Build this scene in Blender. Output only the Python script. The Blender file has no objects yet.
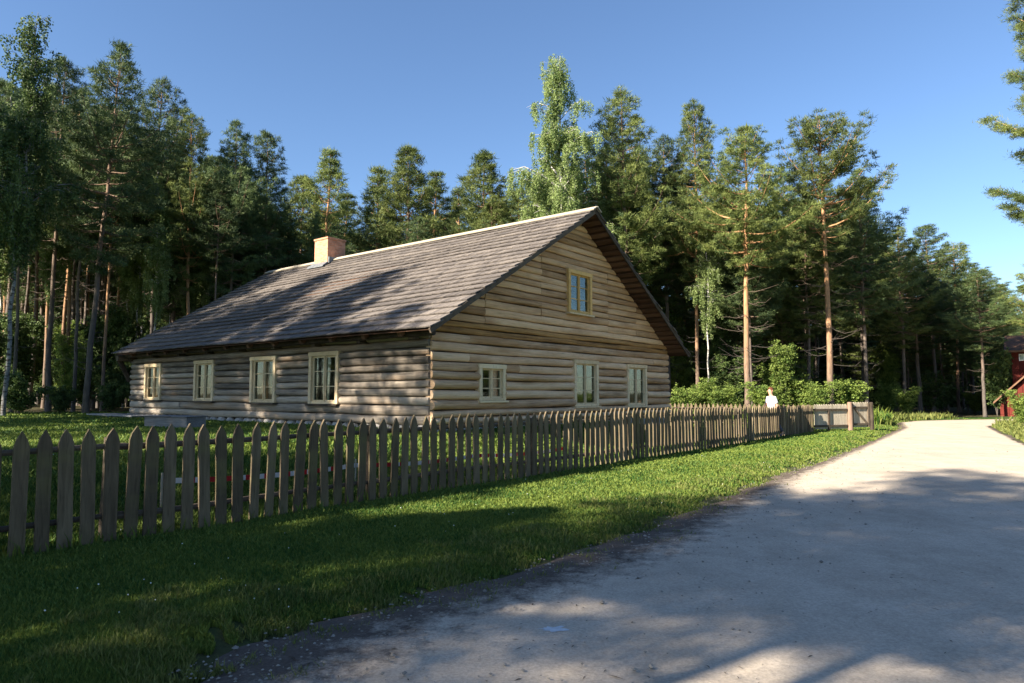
import bpy, math, random
import numpy as np
from mathutils import Vector, Matrix

rng = np.random.default_rng(7)
random.seed(7)
sc = bpy.context.scene
COL = sc.collection

# ------------------------------------------------------------------ camera
EYE = 1.6
PITCH = math.atan(51.5 / 683)
cam = bpy.data.cameras.new('camera')
cam.sensor_width = 36.0
cam.lens = 683 / 1024 * 36.0
cam.clip_start = 0.05
cam.clip_end = 3000
camo = bpy.data.objects.new('camera', cam)
camo.location = (0, 0, EYE)
camo.rotation_euler = (math.pi / 2 + PITCH, 0, 0)
COL.objects.link(camo)
sc.camera = camo

# ------------------------------------------------------------------ light
SUN_AZ = math.radians(236)      # compass bearing of the sun, clockwise from +Y
SUN_EL = math.radians(31)
world = bpy.data.worlds.new('World')
sc.world = world
world.use_nodes = True
wn = world.node_tree
for n in list(wn.nodes):
    wn.nodes.remove(n)
sky = wn.nodes.new('ShaderNodeTexSky')
sky.sky_type = 'NISHITA'
sky.sun_disc = False
sky.sun_elevation = SUN_EL
sky.sun_rotation = SUN_AZ
sky.air_density = 1.0
sky.dust_density = 0.3
sky.ozone_density = 3.0
bg = wn.nodes.new('ShaderNodeBackground')
bg.inputs['Strength'].default_value = 0.073
wo = wn.nodes.new('ShaderNodeOutputWorld')
hs = wn.nodes.new('ShaderNodeMix'); hs.data_type = 'RGBA'; hs.blend_type = 'MULTIPLY'
hs.inputs[0].default_value = 1.0; hs.inputs[7].default_value = (0.68, 0.74, 0.81, 1)
wn.links.new(sky.outputs[0], hs.inputs[6])
wn.links.new(hs.outputs[2], bg.inputs[0])
wn.links.new(bg.outputs[0], wo.inputs[0])

sun = bpy.data.lights.new('sun', 'SUN')
sun.energy = 5.0
sun.angle = math.radians(0.55)
sun.color = (1.0, 0.90, 0.75)
suno = bpy.data.objects.new('sun', sun)
SDIR = Vector((math.sin(SUN_AZ) * math.cos(SUN_EL), math.cos(SUN_AZ) * math.cos(SUN_EL), math.sin(SUN_EL)))
suno.rotation_euler = (-SDIR).to_track_quat('-Z', 'Y').to_euler()
suno.location = (-30, -20, 40)
COL.objects.link(suno)

sc.view_settings.view_transform = 'Standard'
sc.view_settings.look = 'None'
sc.view_settings.exposure = 1.85
sc.view_settings.gamma = 1.0
sc.cycles.max_bounces = 8
sc.cycles.transparent_max_bounces = 8
sc.cycles.use_denoising = True

# ------------------------------------------------------------------ layout
Rv = np.array([0.6225, 0.7826]); Rv /= np.linalg.norm(Rv)      # along gable and fence
Lv = np.array([-Rv[1], Rv[0]])                                 # along the long wall
CH = np.array([-1.92, 16.0])                                   # near corner of the house
FA = np.array([-4.69, 6.45])                                   # fence reference point
HOUSE_Z = 0.62


def sstep(a, b, x):
    t = np.clip((x - a) / (b - a), 0, 1)
    return t * t * (3 - 2 * t)


EDGE_L = np.array([(-40, -26), (-14, -12), (0, -4.2), (3.9, -1.95), (4.86, -1.47), (6.16, -.11), (8.14, 1.5), (11.45, 3.77),
                   (19.4, 9.5), (31.5, 17.8), (37.5, 21.0), (40.0, 23.5), (41.5, 27), (43, 34), (45, 50), (47, 80)], float)
EDGE_R = np.array([(-40, -16), (-14, -3), (0, 4.4), (8, 8.6), (12, 10.6), (22, 16.4), (29.8, 21.0), (33.4, 23.2),
                   (35.5, 26), (37, 31), (38.5, 42), (41, 80)], float)


def xl(y):
    return np.interp(y, EDGE_L[:, 0], EDGE_L[:, 1])


def xr(y):
    return np.interp(y, EDGE_R[:, 0], EDGE_R[:, 1])


def zg(x, y):
    x = np.asarray(x, float); y = np.asarray(y, float)
    dx = x - FA[0]; dy = y - FA[1]
    q = dx * Lv[0] + dy * Lv[1]
    s = dx * Rv[0] + dy * Rv[1]
    rise = 0.64 * sstep(0.3, 4.2, q) * (1 - sstep(16, 25, s))
    dl = (xl(y) - x) * 0.8
    dr = (x - xr(y)) * 0.8
    edge = np.maximum(dl, dr)
    verge = -0.045 + 0.10 * sstep(-0.1, 0.5, edge)
    bump = 0.012 * np.sin(x * 1.7 + 0.6 * y) * np.cos(y * 1.3 - x * 0.4) * sstep(0.2, 1.5, edge)
    return verge + rise + bump


def zg1(x, y):
    return float(zg(x, y))


def pix(px, Y):
    return (px - 512) / 683.0 * Y


def height_at(py, Y):
    """height of something at depth Y seen at image row py"""
    cp, sp = math.cos(PITCH), math.sin(PITCH)
    dy = 683 * cp - (341.5 - py) * sp
    dz = 683 * sp + (341.5 - py) * cp
    return EYE + Y * dz / dy


# ------------------------------------------------------------------ node helpers
def newmat(name):
    m = bpy.data.materials.new(name)
    m.use_nodes = True
    nt = m.node_tree
    for n in list(nt.nodes):
        nt.nodes.remove(n)
    out = nt.nodes.new('ShaderNodeOutputMaterial')
    return m, nt, out


def N(nt, t, **kw):
    n = nt.nodes.new('ShaderNode' + t)
    for k, v in kw.items():
        if k in n.inputs:
            n.inputs[k].default_value = v
        else:
            setattr(n, k, v)
    return n


def ramp(nt, stops, fac=None):
    r = nt.nodes.new('ShaderNodeValToRGB')
    e = r.color_ramp.elements
    while len(e) > 1:
        e.remove(e[-1])
    e[0].position = stops[0][0]; e[0].color = (*stops[0][1], 1)
    for p, c in stops[1:]:
        x = e.new(p); x.color = (*c, 1)
    if fac is not None:
        nt.links.new(fac, r.inputs[0])
    return r


def mixc(nt, a, b, fac, mode='MIX'):
    m = nt.nodes.new('ShaderNodeMix')
    m.data_type = 'RGBA'; m.blend_type = mode
    for s, v in ((0, fac), (6, a), (7, b)):
        if isinstance(v, (int, float)):
            m.inputs[s].default_value = v
        elif isinstance(v, tuple):
            m.inputs[s].default_value = (*v, 1)
        else:
            nt.links.new(v, m.inputs[s])
    return m.outputs[2]


def math_(nt, op, a, b=0.0, c=None):
    m = nt.nodes.new('ShaderNodeMath'); m.operation = op
    for i, v in enumerate((a, b, c)):
        if v is None:
            continue
        if isinstance(v, (int, float)):
            m.inputs[i].default_value = v
        else:
            nt.links.new(v, m.inputs[i])
    return m.outputs[0]


def coords(nt, scale=(1, 1, 1), use_rnd=False, world_space=False):
    if world_space:
        src = nt.nodes.new('ShaderNodeNewGeometry').outputs['Position']
    else:
        src = nt.nodes.new('ShaderNodeTexCoord').outputs['Object']
    mp = nt.nodes.new('ShaderNodeMapping')
    mp.inputs['Scale'].default_value = scale
    nt.links.new(src, mp.inputs[0])
    v = mp.outputs[0]
    if use_rnd:
        at = N(nt, 'Attribute', attribute_name='rnd')
        va = nt.nodes.new('ShaderNodeVectorMath'); va.operation = 'MULTIPLY_ADD'
        cx = nt.nodes.new('ShaderNodeCombineXYZ')
        for i in range(3):
            nt.links.new(at.outputs['Fac'], cx.inputs[i])
        nt.links.new(cx.outputs[0], va.inputs[0])
        va.inputs[1].default_value = (37, 53, 71)
        nt.links.new(v, va.inputs[2])
        v = va.outputs[0]
    return v


def noise(nt, vec, scale, detail=3, rough=0.55):
    n = N(nt, 'TexNoise', Scale=scale, Detail=detail, Roughness=rough)
    nt.links.new(vec, n.inputs['Vector'])
    return n.outputs['Fac']


def finish(nt, out, col, rough=0.8, bump=None, bstr=0.4, bdist=0.01, spec=0.3, trans=None):
    p = nt.nodes.new('ShaderNodeBsdfPrincipled')
    if isinstance(col, tuple):
        p.inputs['Base Color'].default_value = (*col, 1)
    else:
        nt.links.new(col, p.inputs['Base Color'])
    p.inputs['Roughness'].default_value = rough
    p.inputs['Specular IOR Level'].default_value = spec
    if bump is not None:
        b = nt.nodes.new('ShaderNodeBump')
        b.inputs['Strength'].default_value = bstr
        b.inputs['Distance'].default_value = bdist
        nt.links.new(bump, b.inputs['Height'])
        nt.links.new(b.outputs[0], p.inputs['Normal'])
    res = p.outputs[0]
    if trans is not None:
        t = nt.nodes.new('ShaderNodeBsdfTranslucent')
        if isinstance(col, tuple):
            t.inputs[0].default_value = (*col, 1)
        else:
            nt.links.new(col, t.inputs[0])
        mx = nt.nodes.new('ShaderNodeMixShader')
        mx.inputs[0].default_value = trans
        nt.links.new(res, mx.inputs[1]); nt.links.new(t.outputs[0], mx.inputs[2])
        res = mx.outputs[0]
    nt.links.new(res, out.inputs[0])


def wood_mat(name, scale, stops, rough=0.85, bstr=0.5, tint=None, tint_amt=0.5):
    """weathered wood: streaks along one axis, a tone of its own for each board or log"""
    m, nt, out = newmat(name)
    v = coords(nt, scale, use_rnd=True)
    n1 = noise(nt, v, 1.0, 6, 0.65)
    v2 = coords(nt, (1.1, 1.1, 1.1), use_rnd=True)
    n2 = noise(nt, v2, 1.3, 3)
    at = N(nt, 'Attribute', attribute_name='rnd')
    f = math_(nt, 'ADD', math_(nt, 'MULTIPLY', n1, 0.55), math_(nt, 'MULTIPLY', n2, 0.25))
    f = math_(nt, 'ADD', f, math_(nt, 'MULTIPLY', math_(nt, 'SUBTRACT', at.outputs['Fac'], 0.35), 0.34))
    r = ramp(nt, stops, f)
    col = r.outputs[0]
    if tint:
        v3 = coords(nt, (0.35, 0.35, 2.2), use_rnd=True)
        n3 = noise(nt, v3, 1.0, 4)
        tf = ramp(nt, [(0.52, (0, 0, 0)), (0.66, (1, 1, 1))], n3).outputs[0]
        col = mixc(nt, col, tint, math_(nt, 'MULTIPLY', tf, tint_amt))
    # fine dark checks in the grain
    v4 = coords(nt, tuple(a * 2.3 for a in scale), use_rnd=True)
    n4 = noise(nt, v4, 1.0, 2)
    ck = ramp(nt, [(0.30, (0.35, 0.33, 0.3)), (0.40, (1, 1, 1))], n4).outputs[0]
    col = mixc(nt, col, ck, 0.45, 'MULTIPLY')
    finish(nt, out, col, rough, n1, bstr, 0.02, 0.25)
    return m


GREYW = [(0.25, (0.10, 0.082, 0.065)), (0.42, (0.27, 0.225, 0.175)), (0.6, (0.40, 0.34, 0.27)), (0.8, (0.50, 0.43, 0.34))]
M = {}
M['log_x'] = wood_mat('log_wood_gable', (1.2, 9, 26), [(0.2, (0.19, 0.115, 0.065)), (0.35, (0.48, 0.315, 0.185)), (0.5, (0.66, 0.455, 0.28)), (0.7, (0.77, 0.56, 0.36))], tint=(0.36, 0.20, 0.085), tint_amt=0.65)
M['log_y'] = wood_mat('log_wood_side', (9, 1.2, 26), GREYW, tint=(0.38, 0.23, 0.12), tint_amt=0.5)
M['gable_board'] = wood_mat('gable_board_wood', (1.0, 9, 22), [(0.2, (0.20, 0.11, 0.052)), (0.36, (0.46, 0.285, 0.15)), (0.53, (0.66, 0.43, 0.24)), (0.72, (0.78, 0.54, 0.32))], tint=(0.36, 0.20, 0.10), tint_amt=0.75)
M['band'] = wood_mat('brown_band_wood', (1.0, 9, 22), [(0.25, (0.14, 0.07, 0.025)), (0.45, (0.40, 0.22, 0.08)), (0.7, (0.60, 0.38, 0.16))])
M['shingle'] = wood_mat('roof_shingle_wood', (14, 14, 2.5), [(0.2, (0.045, 0.040, 0.038)), (0.45, (0.120, 0.104, 0.094)), (0.62, (0.195, 0.168, 0.145)), (0.82, (0.30, 0.255, 0.21))], bstr=0.6)
M['under'] = wood_mat('roof_lath_wood', (14, 1.5, 14), [(0.2, (0.05, 0.026, 0.016)), (0.5, (0.14, 0.075, 0.045)), (0.8, (0.23, 0.13, 0.08))])
M['picket'] = wood_mat('picket_wood', (22, 22, 2.0), [(0.2, (0.05, 0.037, 0.022)), (0.45, (0.125, 0.095, 0.058)), (0.62, (0.205, 0.16, 0.10)), (0.82, (0.33, 0.26, 0.17))], tint=(0.14, 0.125, 0.05), tint_amt=0.5)
M['rail'] = wood_mat('rail_wood', (6, 6, 6), [(0.2, (0.03, 0.022, 0.016)), (0.5, (0.09, 0.07, 0.05)), (0.8, (0.18, 0.14, 0.10))])
M['palegate'] = wood_mat('pale_board_wood', (18, 18, 2.0), [(0.2, (0.22, 0.19, 0.14)), (0.45, (0.38, 0.33, 0.25)), (0.8, (0.55, 0.48, 0.38))])
M['postwood'] = wood_mat('gate_post_wood', (14, 14, 1.5), [(0.2, (0.16, 0.10, 0.07)), (0.5, (0.34, 0.23, 0.17)), (0.8, (0.5, 0.36, 0.27))])
M['cream'] = wood_mat('window_paint_cream', (5, 5, 5), [(0.2, (0.56, 0.42, 0.24)), (0.5, (0.76, 0.59, 0.36)), (0.8, (0.82, 0.68, 0.45))], bstr=0.15)
M['ochre'] = wood_mat('fresh_window_wood', (5, 5, 5), [(0.2, (0.52, 0.31, 0.10)), (0.5, (0.72, 0.46, 0.17)), (0.8, (0.78, 0.53, 0.24))], bstr=0.15)
M['barnred'] = wood_mat('red_barn_paint', (16, 16, 1.5), [(0.2, (0.05, 0.009, 0.007)), (0.5, (0.11, 0.018, 0.012)), (0.8, (0.18, 0.032, 0.02))])
M['troughwood'] = wood_mat('trough_wood', (2, 20, 20), [(0.2, (0.10, 0.10, 0.10)), (0.5, (0.24, 0.24, 0.24)), (0.8, (0.36, 0.35, 0.34))])


def simple(name, col, rough=0.8, nscale=8, amt=0.35, spec=0.3, bstr=0.2):
    m, nt, out = newmat(name)
    v = coords(nt)
    n1 = noise(nt, v, nscale, 4)
    lo = tuple(c * (1 - amt) for c in col); hi = tuple(min(1, c * (1 + amt)) for c in col)
    r = ramp(nt, [(0.3, lo), (0.7, hi)], n1)
    finish(nt, out, r.outputs[0], rough, n1, bstr, 0.01, spec)
    return m


M['stone'] = simple('foundation_stone', (0.33, 0.31, 0.28), nscale=5)
M['dark'] = simple('interior_dark_wood', (0.05, 0.04, 0.03))
M['curtain'] = simple('window_curtain', (0.5, 0.46, 0.4), nscale=20)
M['curtain_brown'] = simple('window_blind_brown', (0.20, 0.09, 0.035), nscale=6)
M['skin'] = simple('skin', (0.55, 0.30, 0.20), 0.6, amt=0.08)
M['shirt'] = simple('white_cotton', (0.80, 0.78, 0.78), amt=0.05)
M['trouser'] = simple('dark_trouser_cloth', (0.06, 0.06, 0.08), amt=0.2)
M['hair'] = simple('hair', (0.10, 0.035, 0.015), amt=0.3)
M['white'] = simple('white_paint', (0.75, 0.73, 0.7), amt=0.1)
M['pebble'] = simple('pebble_stone', (0.22, 0.20, 0.17), amt=0.4, nscale=3)
M['flashing'] = simple('zinc_flashing', (0.13, 0.14, 0.15), 0.6)


def brick_mat():
    m, nt, out = newmat('chimney_brick')
    tc = nt.nodes.new('ShaderNodeTexCoord')
    sep = nt.nodes.new('ShaderNodeSeparateXYZ'); nt.links.new(tc.outputs['Object'], sep.inputs[0])
    cmb = nt.nodes.new('ShaderNodeCombineXYZ')
    nt.links.new(math_(nt, 'ADD', sep.outputs[0], sep.outputs[1]), cmb.inputs[0])
    nt.links.new(sep.outputs[2], cmb.inputs[1])
    b = nt.nodes.new('ShaderNodeTexBrick')
    nt.links.new(cmb.outputs[0], b.inputs['Vector'])
    b.inputs['Color1'].default_value = (0.50, 0.20, 0.11, 1)
    b.inputs['Color2'].default_value = (0.60, 0.28, 0.17, 1)
    b.inputs['Mortar'].default_value = (0.48, 0.30, 0.21, 1)
    b.inputs['Scale'].default_value = 1.0
    b.inputs['Mortar Size'].default_value = 0.008
    b.inputs['Brick Width'].default_value = 0.26
    b.inputs['Row Height'].default_value = 0.075
    n1 = noise(nt, tc.outputs['Object'], 7, 4)
    c = mixc(nt, b.outputs['Color'], ramp(nt, [(0.3, (0.75, 0.75, 0.75)), (0.7, (1.15, 1.1, 1.1))], n1).outputs[0], 1.0, 'MULTIPLY')
    finish(nt, out, c, 0.9, b.outputs['Fac'], -0.4, 0.01)
    return m


M['brick'] = brick_mat()


def glass_mat():
    m, nt, out = newmat('window_glass')
    tr = N(nt, 'BsdfTransparent'); tr.inputs[0].default_value = (0.8, 0.85, 0.82, 1)
    gl = N(nt, 'BsdfGlossy', Roughness=0.03); gl.inputs[0].default_value = (1, 1, 1, 1)
    lw = N(nt, 'LayerWeight', Blend=0.25)
    v = coords(nt); n1 = noise(nt, v, 2.5, 2)
    b = N(nt, 'Bump', Strength=0.03, Distance=0.02)
    nt.links.new(n1, b.inputs['Height']); nt.links.new(b.outputs[0], gl.inputs['Normal'])
    f = math_(nt, 'ADD', math_(nt, 'MULTIPLY', lw.outputs['Fresnel'], 0.18), 0.003)
    mx = nt.nodes.new('ShaderNodeMixShader')
    nt.links.new(f, mx.inputs[0]); nt.links.new(tr.outputs[0], mx.inputs[1]); nt.links.new(gl.outputs[0], mx.inputs[2])
    nt.links.new(mx.outputs[0], out.inputs[0])
    return m


M['glass'] = glass_mat()


def foliage_mat(name, dark, light, trans=0.25, var=0.35, nscale=0.9):
    m, nt, out = newmat(name)
    v = coords(nt)
    n1 = noise(nt, v, nscale, 3)
    at = N(nt, 'Attribute', attribute_name='rnd')
    oi = nt.nodes.new('ShaderNodeObjectInfo')
    f = math_(nt, 'ADD', math_(nt, 'MULTIPLY', n1, 0.6), math_(nt, 'MULTIPLY', at.outputs['Fac'], 0.4))
    r = ramp(nt, [(0.28, dark), (0.64, light)], f)
    k = math_(nt, 'ADD', math_(nt, 'MULTIPLY', oi.outputs['Random'], var), 1 - var / 2)
    cx = nt.nodes.new('ShaderNodeCombineXYZ')
    for i in range(3):
        nt.links.new(k, cx.inputs[i])
    c = mixc(nt, r.outputs[0], cx.outputs[0], 1.0, 'MULTIPLY')
    finish(nt, out, c, 0.65, None, spec=0.25, trans=trans)
    return m


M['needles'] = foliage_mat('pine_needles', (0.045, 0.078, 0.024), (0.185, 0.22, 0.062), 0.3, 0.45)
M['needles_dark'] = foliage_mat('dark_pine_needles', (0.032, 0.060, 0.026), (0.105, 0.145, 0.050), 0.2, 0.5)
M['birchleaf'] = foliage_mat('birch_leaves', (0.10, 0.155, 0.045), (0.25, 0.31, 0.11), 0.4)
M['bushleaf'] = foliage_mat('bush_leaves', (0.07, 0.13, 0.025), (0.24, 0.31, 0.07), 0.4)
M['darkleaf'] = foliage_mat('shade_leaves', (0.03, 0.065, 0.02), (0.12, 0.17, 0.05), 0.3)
M['grass'] = foliage_mat('grass_blades', (0.030, 0.090, 0.014), (0.165, 0.21, 0.036), 0.3, 0.0, 0.8)
M['drygrass'] = foliage_mat('dry_grass_blades', (0.075, 0.105, 0.024), (0.19, 0.205, 0.055), 0.3, 0.0)
M['petal'] = simple('clover_petal', (0.7, 0.7, 0.66), amt=0.1)


def bark_mat(name, low, high, z0, z1, patch=None):
    m, nt, out = newmat(name)
    v = coords(nt, (9, 9, 2.2))
    n1 = noise(nt, v, 1.0, 5, 0.7)
    tc = nt.nodes.new('ShaderNodeTexCoord')
    sep = nt.nodes.new('ShaderNodeSeparateXYZ'); nt.links.new(tc.outputs['Object'], sep.inputs[0])
    mr = N(nt, 'MapRange'); mr.inputs[1].default_value = z0; mr.inputs[2].default_value = z1
    nt.links.new(math_(nt, 'ADD', sep.outputs[2], math_(nt, 'MULTIPLY', n1, 2.0)), mr.inputs[0])
    a = ramp(nt, [(0.3, tuple(c * .45 for c in low)), (0.65, low)], n1).outputs[0]
    b = ramp(nt, [(0.25, tuple(c * .6 for c in high)), (0.6, high)], n1).outputs[0]
    c = mixc(nt, a, b, mr.outputs[0])
    if patch:
        v2 = coords(nt, (3, 3, 9)); n2 = noise(nt, v2, 1.2, 3)
        pf = ramp(nt, [(0.53, (0, 0, 0)), (0.58, (1, 1, 1))], n2).outputs[0]
        c = mixc(nt, c, patch, pf)
    finish(nt, out, c, 0.9, n1, 0.7, 0.04)
    return m


M['bark'] = bark_mat('pine_bark', (0.20, 0.145, 0.11), (0.46, 0.25, 0.125), 3.0, 8.0)
M['bark_grey'] = bark_mat('grey_pine_bark', (0.13, 0.11, 0.095), (0.24, 0.16, 0.11), 5.0, 12.0)
M['bark_birch'] = bark_mat('birch_bark', (0.42, 0.40, 0.36), (0.56, 0.53, 0.48), 1.0, 4.0, (0.05, 0.045, 0.04))


M['bark_birch_dull'] = bark_mat('dull_birch_bark', (0.17, 0.17, 0.17), (0.26, 0.26, 0.25), 1.0, 4.0, (0.05, 0.045, 0.04))


def ground_mat():
    m, nt, out = newmat('ground_earth_and_turf')
    at = N(nt, 'Attribute', attribute_name='turf')
    v = coords(nt, world_space=True)
    n1 = noise(nt, v, 0.5, 4); n2 = noise(nt, v, 9, 5, 0.7); n3 = noise(nt, v, 2.2, 3)
    g = ramp(nt, [(0.3, (0.018, 0.045, 0.010)), (0.55, (0.045, 0.09, 0.018)), (0.75, (0.09, 0.13, 0.03))], math_(nt, 'ADD', math_(nt, 'MULTIPLY', n1, 0.5), math_(nt, 'MULTIPLY', n2, 0.5))).outputs[0]
    d = ramp(nt, [(0.3, (0.035, 0.028, 0.018)), (0.5, (0.07, 0.06, 0.032)), (0.7, (0.06, 0.085, 0.028))], math_(nt, 'ADD', math_(nt, 'MULTIPLY', n3, 0.6), math_(nt, 'MULTIPLY', n2, 0.4))).outputs[0]
    c = mixc(nt, d, g, at.outputs['Fac'])
    finish(nt, out, c, 0.95, n2, 0.8, 0.04, 0.1)
    return m


def road_mat():
    m, nt, out = newmat('pale_gravel_road')
    at = N(nt, 'Attribute', attribute_name='edge')
    v = coords(nt, world_space=True)
    n1 = noise(nt, v, 0.6, 4); n2 = noise(nt, v, 45, 4, 0.75); n3 = noise(nt, v, 5, 5, 0.65)
    vv = coords(nt, (1.3, 0.35, 1), world_space=True)
    n4 = noise(nt, vv, 1.1, 4)
    vo = N(nt, 'TexVoronoi', Scale=38.0); nt.links.new(v, vo.inputs['Vector'])
    f = math_(nt, 'ADD', math_(nt, 'MULTIPLY', n1, 0.35), math_(nt, 'ADD', math_(nt, 'MULTIPLY', n3, 0.3), math_(nt, 'MULTIPLY', n4, 0.35)))
    c = ramp(nt, [(0.3, (0.36, 0.305, 0.245)), (0.5, (0.45, 0.385, 0.31)), (0.7, (0.53, 0.46, 0.38))], f).outputs[0]
    c = mixc(nt, c, ramp(nt, [(0.3, (0.62, 0.62, 0.62)), (0.62, (1.12, 1.12, 1.1))], n2).outputs[0], 0.75, 'MULTIPLY')
    grit = ramp(nt, [(0.0, (0.45, 0.43, 0.4)), (0.12, (1, 1, 1))], vo.outputs['Distance']).outputs[0]
    c = mixc(nt, c, grit, 0.5, 'MULTIPLY')
    pt = ramp(nt, [(0.40, (0.90, 0.89, 0.88)), (0.55, (1.03, 1.02, 1.02))], noise(nt, coords(nt, (1, 1, 1), world_space=True), 1.7, 6, 0.7)).outputs[0]
    c = mixc(nt, c, pt, 0.8, 'MULTIPLY')
    # soil band along the verge
    e = math_(nt, 'ADD', at.outputs['Fac'], math_(nt, 'MULTIPLY', math_(nt, 'SUBTRACT', n3, 0.5), 1.3))
    e = math_(nt, 'ADD', e, math_(nt, 'MULTIPLY', math_(nt, 'SUBTRACT', n2, 0.5), 0.5))
    ef = ramp(nt, [(0.42, (1, 1, 1)), (0.98, (0, 0, 0))], e).outputs[0]
    soil = ramp(nt, [(0.3, (0.060, 0.046, 0.038)), (0.55, (0.115, 0.092, 0.075)), (0.75, (0.21, 0.175, 0.145))], math_(nt, 'ADD', math_(nt, 'MULTIPLY', n2, 0.6), math_(nt, 'MULTIPLY', n3, 0.4))).outputs[0]
    c = mixc(nt, c, soil, ef)
    h = math_(nt, 'ADD', math_(nt, 'MULTIPLY', n2, 0.5), math_(nt, 'ADD', n3, math_(nt, 'MULTIPLY', vo.outputs['Distance'], 0.4)))
    finish(nt, out, c, 0.95, h, 0.4, 0.010, 0.1)
    return m


M['ground'] = ground_mat()
M['road'] = road_mat()


# ------------------------------------------------------------------ object helpers
def tag(o, label=None, cat=None, group=None, kind=None):
    if label: o['label'] = label
    if cat: o['category'] = cat
    if group: o['group'] = group
    if kind: o['kind'] = kind
    return o


def mesh_np(name, V, F, mat, parent=None, rnd=None, attrs=None, smooth=False, sizes=None):
    """V (n,3), F (m,k) array of equal faces -> mesh object"""
    me = bpy.data.meshes.new(name)
    V = np.ascontiguousarray(V, dtype=np.float32)
    F = np.ascontiguousarray(F, dtype=np.int32)
    m, k = F.shape
    me.vertices.add(len(V)); me.vertices.foreach_set('co', V.ravel())
    me.loops.add(m * k); me.loops.foreach_set('vertex_index', F.ravel())
    me.polygons.add(m)
    me.polygons.foreach_set('loop_start', np.arange(0, m * k, k, dtype=np.int32))
    me.polygons.foreach_set('loop_total', np.full(m, k, dtype=np.int32))
    me.polygons.foreach_set('use_smooth', np.full(m, smooth))
    me.update(calc_edges=True)
    A = dict(attrs or {})
    if rnd is not None:
        A['rnd'] = rnd
    for an, av in A.items():
        a = me.attributes.new(an, 'FLOAT', 'POINT')
        a.data.foreach_set('value', np.ascontiguousarray(av, dtype=np.float32))
    me.materials.append(mat)
    o = bpy.data.objects.new(name, me)
    COL.objects.link(o)
    if parent is not None:
        o.parent = parent
    return o


class MB:
    def __init__(s):
        s.v = []; s.f = []; s.r = []; s.n = 0

    def add(s, verts, faces, r=None):
        r = random.random() if r is None else r
        s.v.extend([tuple(p) for p in verts]); s.r.extend([r] * len(verts))
        s.f.extend([tuple(i + s.n for i in f) for f in faces]); s.n += len(verts)

    def box(s, x0, x1, y0, y1, z0, z1, r=None):
        s.add([(x0, y0, z0), (x1, y0, z0), (x1, y1, z0), (x0, y1, z0), (x0, y0, z1), (x1, y0, z1), (x1, y1, z1), (x0, y1, z1)],
              [(0, 3, 2, 1), (4, 5, 6, 7), (0, 1, 5, 4), (1, 2, 6, 5), (2, 3, 7, 6), (3, 0, 4, 7)], r)

    def hexa(s, p, r=None):
        s.add(p, [(0, 3, 2, 1), (4, 5, 6, 7), (0, 1, 5, 4), (1, 2, 6, 5), (2, 3, 7, 6), (3, 0, 4, 7)], r)

    def tube(s, pts, rad, k=8, r=None):
        pts = [np.array(p, float) for p in pts]
        n = len(pts)
        if isinstance(rad, (int, float)): rad = [rad] * n
        V = []
        for i, p in enumerate(pts):
            d = pts[min(i + 1, n - 1)] - pts[max(i - 1, 0)]
            d /= np.linalg.norm(d) + 1e-9
            a = np.cross(d, (0, 0, 1)) if abs(d[2]) < 0.9 else np.cross(d, (1, 0, 0))
            a /= np.linalg.norm(a); b = np.cross(d, a)
            for j in range(k):
                t = 2 * math.pi * j / k
                V.append(p + rad[i] * (math.cos(t) * a + math.sin(t) * b))
        F = []
        for i in range(n - 1):
            for j in range(k):
                F.append((i * k + j, i * k + (j + 1) % k, (i + 1) * k + (j + 1) % k, (i + 1) * k + j))
        F.append(tuple(range(k - 1, -1, -1))); F.append(tuple((n - 1) * k + j for j in range(k)))
        s.add(V, F, r)

    def build(s, name, mat, parent=None, bevel=0, smooth=False):
        me = bpy.data.meshes.new(name)
        me.from_pydata([tuple(map(float, p)) for p in s.v], [], s.f)
        me.update()
        a = me.attributes.new('rnd', 'FLOAT', 'POINT')
        a.data.foreach_set('value', np.array(s.r, dtype=np.float32))
        me.materials.append(mat)
        if smooth:
            me.polygons.foreach_set('use_smooth', [True] * len(me.polygons))
        o = bpy.data.objects.new(name, me)
        COL.objects.link(o)
        if parent is not None: o.parent = parent
        if bevel:
            b = o.modifiers.new('bevel', 'BEVEL'); b.width = bevel; b.segments = 2; b.limit_method = 'ANGLE'
        return o


def empty(name, loc, rz=0.0, scale=1.0):
    o = bpy.data.objects.new(name, None)
    o.location = loc; o.rotation_euler = (0, 0, rz); o.scale = (scale, scale, scale)
    o.empty_display_size = 0.3
    COL.objects.link(o)
    return o


def copy_tree(o, parent=None):
    c = o.copy(); COL.objects.link(c)
    if parent is not None: c.parent = parent
    for ch in list(o.children):
        copy_tree(ch, c)
    return c


# ------------------------------------------------------------------ ground
def axis(lo, hi, fine_lo, fine_hi, step, far):
    a = list(np.arange(fine_lo, fine_hi + 1e-6, step))
    x = fine_lo; d = step
    left = []
    while x > lo:
        d *= 1.35; x -= d; left.append(x)
    x = fine_hi; d = step; right = []
    while x < hi:
        d *= 1.35; x += d; right.append(x)
    return np.array(left[::-1] + a + right)


def forest_line(x):
    """depth at which the wood begins"""
    return np.interp(x, [-80, -30, -14, -6, 4, 8, 16, 22, 40], [24, 28, 31, 36, 37, 38, 38.5, 42.5, 45])


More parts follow.
